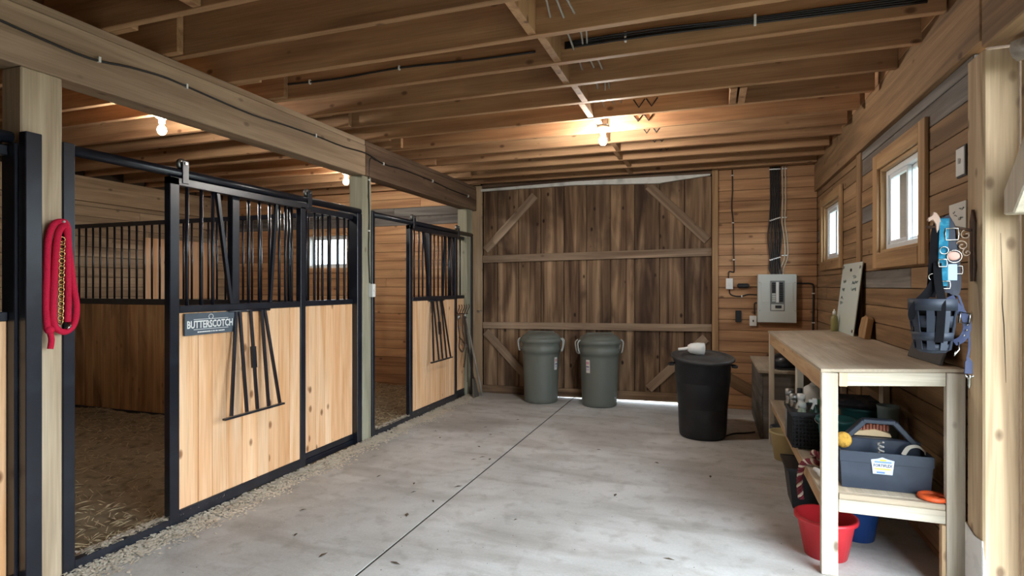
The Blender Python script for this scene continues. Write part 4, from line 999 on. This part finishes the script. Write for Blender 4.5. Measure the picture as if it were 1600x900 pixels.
hd.box((0.625, 0.985), (ym - 0.02, ym + 0.02), (0.41, 0.625)); hd.build('handle', TOTE, tt, 0.004)
lab = MB().prism([(0.742, 0.552), (0.77, 0.558), (0.79, 0.566), (0.812, 0.558), (0.84, 0.552), (0.832, 0.484), (0.75, 0.484)], 'xz', 3.1935, 3.1962).build('label', plain('pale_blue_label', (186, 200, 222), 0.5), tt)
mbox('label_band', (0.747, 0.836), (3.1925, 3.1934), (0.515, 0.536), plain('label_grey', (206, 208, 204), 0.5), lab, 0)
text_part('lettering', 'FORTIFLEX', 0.019, plain('label_navy_ink', (50, 64, 110), 0.6), lab, (0.791, 3.192, 0.5255), (PI / 2, 0, 0), 0.0004, 0.85)
for z_, x0, x1, c in ((0.552, 0.778, 0.806, (226, 190, 70)), (0.509, 0.757, 0.825, (226, 196, 90)), (0.492, 0.765, 0.80, (90, 120, 190)), (0.543, 0.756, 0.828, (110, 140, 200))): mbox('label_print', (x0, x1), (3.1925, 3.1934), (z_ - 0.004, z_ + 0.004), plain('label_ink_%d_%d' % (c[0], c[2]), c, 0.6), lab, 0)
tag(MB().sphere((0.638, 3.28, 0.617), 0.04, 16, 10, (1, 0.7, 1.02)).build('sponge', plain('yellow_sponge', (196, 152, 66), 0.9, 0, 0.9, 60, 1.0, 0.2, (128, 88, 40))), 'round tan sponge sticking up from the left end of the tote', 'sponge')
tag(MB().sphere((0.81, 3.405, 0.53), 0.1, 14, 8, (1.3, 0.42, 0.9)).build('rag', plain('navy_rag', (46, 50, 66), 0.9, 0, 0.5, 20, 0.5)), 'dark blue rag bundled inside the tote behind its handle', 'rag')
bh = thing('dandy_brush', 'wooden brush with reddish bristles lying in the tote behind its handle', 'brush', (0.80, 3.42, 0.6))
MB().prism([(0.70, 0.622), (0.72, 0.645), (0.80, 0.66), (0.87, 0.642), (0.878, 0.622)], 'xz', 3.38, 3.44).build('brush_back', plain('cream_brush_wood', (206, 178, 138), 0.5), bh, 0.003)
for k in range(9): MB().box((0.735 + 0.015 * k, 0.746 + 0.015 * k), (3.385, 3.435), (0.652, 0.682 + 0.004 * (k % 2))).build('bristle_tuft', plain('red_brown_bristle', (158, 96, 76), 0.9), bh)
tag(MB().tube([(0.79 + 0.012 * math.sin(k), 3.225 + 0.012 * math.cos(k), 0.56 + 0.0035 * k) for k in range(22)], 0.005, 5).build('coiled_cord', plain('black_white_cord', (150, 146, 140), 0.6, 0, 1.0, 80, 0, 0.4, (40, 40, 42))), 'short coiled black and white cord standing in the tote', 'cord')
tag(ribbon(MB(), smooth_path([(0.895, 3.26, 0.57), (0.92, 3.27, 0.605), (0.96, 3.28, 0.612), (0.99, 3.29, 0.59), (1.0, 3.29, 0.575)], 5), 0.02, 0.004, (0, -0.4, 1)).build('white_strap', plain('off_white_strap', (206, 198, 184), 0.7)), 'off-white strap arching over the right rim of the tote', 'strap')
oc = thing('curry_comb', 'orange rubber curry comb on the shelf edge beside the tote', 'curry comb', (0.985, 3.15, SH))
MB().tube([(0.985 + 0.052 * math.cos(a), 3.155 + 0.05 * math.sin(a), SH + 0.013) for a in [2 * PI * k / 20 for k in range(20)]], 0.012, 8, True).build('ring', plain('orange_rubber', (226, 92, 40), 0.5), oc)
MB().box((0.94, 1.03), (3.148, 3.164), (SH + 0.006, SH + 0.016)).build('cross_bar', plain('orange_rubber', (226, 92, 40), 0.5), oc)

# ---- shelf: buckets, basket, bottles
def bucket(name, label, cat, x, y, z, rb, rt, h, mat, handle=True, rim=0.01, ear=True, group=None):
    t = thing(name, label, cat, (x, y, z), group)
    MB().lathe([(0.0001, 0.0), (rb, 0.0), (rb + (rt - rb) * 0.9, h * 0.88), (rt, h - 0.02), (rt + rim, h - 0.018), (rt + rim, h), (rt - 0.006, h), (rb - 0.005, 0.006), (0.0001, 0.006)], (x, y, z), 28).build('pail', mat, t)
    if handle:
        a = 0.5; pts = []
        for k in range(15):
            u = PI * k / 14; pts.append((x + (rt + 0.014) * math.cos(u) * math.cos(a), y + (rt + 0.014) * math.cos(u) * math.sin(a) - 0.0, z + h - 0.03 + 0.02 * math.sin(u)))
        pts = [(p[0] - math.sin(a) * (rt + 0.012) * math.sin(PI * k / 14), p[1] - 0.0 + math.cos(a) * -(rt + 0.012) * math.sin(PI * k / 14) * -1, p[2]) for k, p in enumerate(pts)]
        MB().tube(pts, 0.003, 5).build('bail_handle', STEEL, t)
    return t
RED = plain('red_plastic', (206, 44, 54), 0.4); BLUE = plain('blue_plastic', (30, 66, 128), 0.35); TEALP = plain('dark_teal_plastic', (34, 92, 92), 0.4); CREAM = plain('cream_plastic', (206, 188, 138), 0.45)
bucket('bucket', 'red plastic bucket under the near end of the workbench', 'bucket', 0.568, 3.33, 0, 0.10, 0.138, 0.205, RED, False, 0.012)
bucket('bucket', 'lower of two nested blue buckets behind the red one', 'bucket', 0.77, 3.62, 0, 0.085, 0.112, 0.185, BLUE, True)
bucket('bucket', 'upper blue bucket nested inside the other blue bucket', 'bucket', 0.77, 3.62, 0.035, 0.074, 0.094, 0.195, BLUE, False)
bucket('bucket', 'cream bucket under the workbench shelf towards the far end', 'bucket', 0.575, 5.05, 0, 0.085, 0.115, 0.225, CREAM, False)
bucket('bucket', 'dark grey bucket behind the cream bucket under the workbench', 'bucket', 0.60, 5.32, 0, 0.085, 0.11, 0.2, plain('mid_grey_plastic', (84, 86, 92), 0.5), False)
bucket('bucket', 'teal bucket on the shelf right behind the near bench leg', 'bucket', 0.69, 3.72, SH, 0.075, 0.098, 0.235, TEALP, True)
bucket('bucket', 'teal bucket on the shelf further back, below the dark cloth', 'bucket', 0.885, 4.08, SH, 0.085, 0.11, 0.245, TEALP, False)
ck = MB().box((0.72, 0.98), (3.95, 4.2), (0.65, 0.70)); ck.build
cl = ck.build('dark_cloth', plain('dark_mottled_cloth', (44, 42, 46), 0.9, 0, 0.8, 18, 0.6, 0.2, (84, 74, 70)), None, 0.018)
tag(cl, 'dark folded cloth lying across the top of the teal bucket', 'cloth')
tag(MB().lathe([(0.0001, 0.0), (0.045, 0.0), (0.058, 0.28), (0.062, 0.30), (0.056, 0.30), (0.041, 0.01), (0.0001, 0.01)], (0.985, 3.86, SH), 20).build('clear_jug', plain('pale_clear_plastic', (120, 142, 150), 0.2)), 'tall translucent bluish container beside the teal buckets', 'container')
tub = thing('rubber_tub', 'black rubber tub on the floor under the workbench', 'tub', (0.62, 4.12, 0))
open_box(MB(), 0.46, 0.80, 3.92, 4.22, 0.0, 0.26, 0.03, 0.01).build('tub_body', BLKPL, tub, 0.003); open_box(MB(), 0.447, 0.813, 3.907, 4.233, 0.245, 0.262, 0.0, 0.014).build('rim', BLKPL, tub)
bs = thing('plastic_basket', 'black slatted plastic basket full of bottles on the bench shelf', 'basket', (0.56, 4.05, SH))
BA = (0.475, 0.66, 3.86, 4.20); m = MB()
open_box(MB(), BA[0] + 0.006, BA[1] - 0.006, BA[2] + 0.006, BA[3] - 0.006, SH + 0.002, 0.60, 0.012, 0.004).build('liner', plain('basket_dark', (14, 14, 16), 0.7), bs)
open_box(MB(), BA[0] - 0.006, BA[1] + 0.006, BA[2] - 0.006, BA[3] + 0.006, 0.60, 0.625, 0.0, 0.014).build('rim', BLKPL, bs)
for k in range(9):
    x = BA[0] + 0.012 + 0.020 * k; mbox('slat', (x, x + 0.008), (BA[2] + 0.002, BA[2] + 0.012), (SH + 0.004, 0.60), BLKPL, bs, 0)
for k in range(8):
    z = SH + 0.012 + 0.024 * k; mbox('slat', (BA[0] + 0.006, BA[1] - 0.006), (BA[2], BA[2] + 0.01), (z, z + 0.008), BLKPL, bs, 0)
for k in range(16):
    y = BA[2] + 0.012 + 0.021 * k; mbox('slat', (BA[0] + 0.002, BA[0] + 0.012), (y, y + 0.008), (SH + 0.004, 0.60), BLKPL, bs, 0)
def bottle(label, x, y, z, r, h, mat, capm, neck=0.35, trig=False, name='bottle'):
    t = thing(name, label, 'bottle', (x, y, z), 'bottles in the basket')
    MB().lathe([(0.0001, 0), (r, 0), (r, h * 0.7), (r * 0.85, h * 0.78), (r * neck, h * 0.84), (r * neck, h * 0.88)], (x, y, z), 14).build('bottle', mat, t)
    if trig:
        MB().box((x - 0.012, x + 0.012), (y - 0.02, y + 0.012), (z + h * 0.88, z + h)).build('trigger_head', capm, t, 0.003)
        MB().bar((x - 0.004, y - 0.015, z + h * 0.92), (x - 0.02, y - 0.025, z + h * 0.78), 0.01, 0.01).build('trigger', capm, t)
        MB().box((x - 0.035, x - 0.01), (y - 0.014, y - 0.002), (z + h * 0.92, z + h * 0.98)).build('nozzle', capm, t)
    else: MB().lathe([(r * neck + 0.003, h * 0.88), (r * neck + 0.003, h), (0.0001, h)], (x, y, z), 14).build('cap', capm, t)
z0 = SH + 0.008
bottle('silver aerosol can standing furthest left in the basket', 0.495, 4.15, z0, 0.026, 0.31, STEEL, STEEL, 0.9, name='aerosol_can')
bottle('second silver aerosol can in the basket, just right of the first', 0.51, 4.06, z0, 0.026, 0.295, STEEL, STEEL, 0.9, name='aerosol_can')
bottle('white round-shouldered bottle at the middle of the basket', 0.55, 4.04, z0, 0.036, 0.30, WHITE, WHITE, 0.6)
bottle('pale bottle with grey cap at the front of the basket', 0.54, 3.94, z0, 0.03, 0.265, plain('pale_green_bottle', (176, 186, 166), 0.4), PG, 0.7)
bottle('dark maroon bottle at the back of the basket', 0.555, 4.14, z0, 0.028, 0.32, plain('maroon_bottle', (84, 34, 38), 0.4), INK, 0.5)
bottle('spray bottle with white trigger at the right end of the basket', 0.615, 3.96, z0, 0.03, 0.29, plain('dark_green_bottle', (44, 74, 62), 0.4), WHITE, 0.4, True, name='spray_bottle')
bg_ = thing('feed_bag', 'crumpled white and green bag standing on the shelf behind the basket', 'bag', (0.72, 4.58, SH))
MB().sphere((0.72, 4.58, SH + 0.15), 0.15, 12, 10, (0.85, 0.6, 1.0)).build('sack', plain('white_bag', (196, 194, 188), 0.6, 0, 0.3, 6, 0.5), bg_)
MB().sphere((0.72, 4.50, SH + 0.12), 0.09, 12, 8, (1.0, 0.35, 0.9)).build('green_print', plain('green_print', (64, 120, 84), 0.6), bg_)
MB().lathe([(0.05, 0.0), (0.03, 0.02), (0.06, 0.06), (0.0001, 0.065)], (0.72, 4.58, SH + 0.285), 10).build('twisted_top', plain('white_bag', (196, 194, 188), 0.6), bg_)
# braided rope over the shelf edge
rp_ = thing('braided_rope', 'burgundy and cream braided rope drooping over the shelf edge', 'rope', (0.50, 3.5, 0.2))
path = smooth_path([(0.62, 3.42, 0.425), (0.59, 3.47, 0.455), (0.545, 3.52, 0.475), (0.555, 3.58, 0.44), (0.60, 3.55, 0.43), (0.56, 3.50, 0.425), (0.515, 3.52, 0.425), (0.487, 3.53, 0.40), (0.478, 3.55, 0.34), (0.474, 3.54, 0.27), (0.48, 3.53, 0.21)], 10)
BUR = plain('burgundy_strand', (112, 34, 46), 0.8); CRS = plain('cream_strand', (206, 190, 172), 0.8)
for s, mt in ((0, BUR), (1, CRS), (2, BUR)):
    pts = []
    for i, p in enumerate(path):
        tg = (path[min(i + 1, len(path) - 1)] - path[max(i - 1, 0)]).normalized(); n = tg.orthogonal().normalized() if i == 0 else (n - tg * n.dot(tg)).normalized()
        a = i * 0.75 + s * 2 * PI / 3; pts.append(p + (n * math.cos(a) + tg.cross(n) * math.sin(a)) * 0.009)
    MB().tube(pts, 0.0085, 6).build('strand', mt, rp_)
wbh = thing('hoof_brush', 'white handled brush lying at the near edge of the shelf behind the leg', 'brush', (0.545, 3.30, SH))
MB().tube(smooth_path([(0.53, 3.40, SH + 0.02), (0.535, 3.33, SH + 0.03), (0.55, 3.26, SH + 0.022), (0.56, 3.20, SH + 0.016)], 4), [0.012] * 5 + [0.016] * 4 + [0.014] * 4, 8).build('grip', WHITE, wbh)
MB().box((0.545, 0.575), (3.17, 3.215), (SH + 0.002, SH + 0.016)).build('bristles', STRAW, wbh)

# ------------------------------------------------------------------ red lead rope with chain on the left post
rr_ = thing('lead_rope', 'thick red lead rope with brass chain hung in loops on the left post', 'rope', (XS + 0.03, 1.80, 1.1))
ROPE = plain('red_rope', (196, 30, 62), 0.85, 0, 0.5, 160, 0.6, 0.2, (150, 16, 44))
def rp2(px, py, dx=0.03): return (XS + dx, 1.799 + (px - 85) * 0.00268, 1.707 - (py - 345) * 0.00298)
MB().tube(smooth_path([rp2(64, 516, 0.045), rp2(65, 480, 0.03), rp2(66, 430, 0.03), rp2(68, 380, 0.03), rp2(74, 353, 0.04), rp2(85, 347, 0.05), rp2(95, 353, 0.045), rp2(101, 385, 0.03), rp2(108, 440, 0.03), rp2(113, 480, 0.035), rp2(108, 508, 0.04), rp2(94, 520, 0.045), rp2(80, 516, 0.045), rp2(73, 500, 0.045), rp2(75, 450, 0.04), rp2(78, 400, 0.04), rp2(81, 365, 0.045), rp2(88, 352, 0.06), rp2(94, 365, 0.05), rp2(96, 420, 0.045), rp2(98, 470, 0.04), rp2(97, 505, 0.04)], 6), 0.0145, 8).build('rope', ROPE, rr_)
MB().sphere(rp2(66, 516, 0.05), 0.02, 10, 8).build('knot', ROPE, rr_)
MB().tube(smooth_path([rp2(66, 518, 0.05), rp2(69, 530, 0.05), rp2(67, 545, 0.05)], 4), 0.0125, 8).build('rope_end', ROPE, rr_)
MB().tube([rp2(85, 350, 0.0), rp2(85, 347, 0.07)], 0.006, 6).build('peg', STEEL, rr_)
ch = MB().tube([rp2(84, 352, 0.045), rp2(84, 372, 0.04)], 0.005, 6).build('chain', BRASS, rr_)
for k in range(24):
    c = Vector(rp2(86 - 0.12 * k, 375 + 5.6 * k, 0.05)); a_ = k % 2
    pts = []
    for j in range(8):
        u = 2 * PI * j / 8; w = 0.0105 * math.cos(u); pts.append(c + Vector((w * 0.8 if a_ else w * 0.3, w * 0.4 if a_ else w, 0.0125 * math.sin(u))))
    MB().tube(pts, 0.0034, 5, True).build('link', BRASS, ch)
MB().tube([rp2(97, 505, 0.04), rp2(99, 512, 0.05), rp2(93, 516, 0.05)], 0.008, 6).build('snap_clip', CHROME, rr_)

# ------------------------------------------------------------------ tools at the far stall
fk = thing('manure_fork', 'manure fork leaning tines-up against the far stall front', 'fork', (XS + 0.1, 6.6, 0))
MB().tube([(XS + 0.16, 6.70, 0.0), (XS + 0.03, 6.47, 1.03)], 0.013, 8).build('handle', wood('oldwood', 'z'), fk)
MB().bar((XS + 0.03, 6.20, 1.065), (XS + 0.03, 6.52, 1.055), 0.02, 0.014).build('head_bar', IRON, fk)
MB().tube([(XS + 0.03, 6.46, 1.0), (XS + 0.028, 6.44, 1.06)], 0.017, 8).build('socket', STEEL, fk)
for k in range(5):
    y = 6.215 + 0.073 * k
    MB().tube(smooth_path([(XS + 0.03, y, 1.06), (XS + 0.045, y, 1.10), (XS + 0.05, y + 0.03, 1.14), (XS + 0.03, y + 0.06, 1.17)], 3), 0.0055, 5).build('tine', IRON, fk)
hl = thing('leather_halter', 'old leather halter and lead hanging by the leaning fork', 'halter', (XS + 0.03, 6.3, 0.4))
LEA = plain('brown_leather', (86, 66, 52), 0.7); nx_ = (1, 0, 0)
for pts, w in (([(6.25, 1.05), (6.24, 0.92), (6.27, 0.78), (6.24, 0.66), (6.33, 0.60), (6.38, 0.72), (6.31, 0.85), (6.29, 1.05)], 0.022), ([(6.38, 1.05), (6.44, 0.85), (6.47, 0.66), (6.42, 0.52), (6.36, 0.40)], 0.03), ([(6.27, 0.78), (6.34, 0.74), (6.44, 0.66)], 0.02), ([(6.45, 1.02), (6.52, 0.72), (6.50, 0.40), (6.48, 0.2)], 0.014)):
    ribbon(MB(), smooth_path([(XS + 0.03 + 0.006 * i, y, z) for i, (y, z) in enumerate(pts)], 4), w, 0.005, nx_).build('strap', LEA, hl)
MB().lathe([(0.02, 0), (0.022, 0.05), (0.018, 0.05), (0.0001, 0.01)], (XS + 0.035, 6.25, 1.0), 10).build('cup', STEEL, hl)
for c in ((6.255, 0.9), (6.30, 0.70), (6.44, 0.66)): MB().tube([(XS + 0.05, c[0] + 0.018 * math.cos(a), c[1] + 0.018 * math.sin(a)) for a in [2 * PI * k / 12 for k in range(12)]], 0.003, 5, True).build('ring', STEEL, hl)
sh_ = thing('shovel', 'dark handled flat shovel standing against the far stall jamb', 'shovel', (XS + 0.1, 6.55, 0))
MB().tube([(XS + 0.10, 6.56, 0.2), (XS + 0.028, 6.42, 1.02)], 0.012, 8).build('handle', plain('dark_handle', (54, 44, 38), 0.7), sh_)
MB().hexa([(XS + 0.115, 6.50, 0.0), (XS + 0.135, 6.50, 0.0), (XS + 0.135, 6.66, 0.0), (XS + 0.115, 6.66, 0.0), (XS + 0.092, 6.53, 0.24), (XS + 0.105, 6.53, 0.24), (XS + 0.105, 6.60, 0.24), (XS + 0.092, 6.60, 0.24)]).build('blade', plain('worn_metal', (128, 122, 112), 0.5, 0.6, 0.5, 14), sh_)
tag(MB().prism([(0.24, 6.34), (0.41, 6.28), (0.41, 6.52), (0.33, 6.50)], 'xy', 0.001, 0.004).build('paper_scrap', PAPER), 'white paper scrap on the floor behind the black trash can', 'paper')
cable('thin black hose lying on the floor beside the black trash can', [[(0.10, 5.55, 0.008), (0.2, 5.72, 0.008), (0.33, 5.80, 0.008), (0.40, 5.86, 0.008)]], 0.007, CABLE, name='hose')
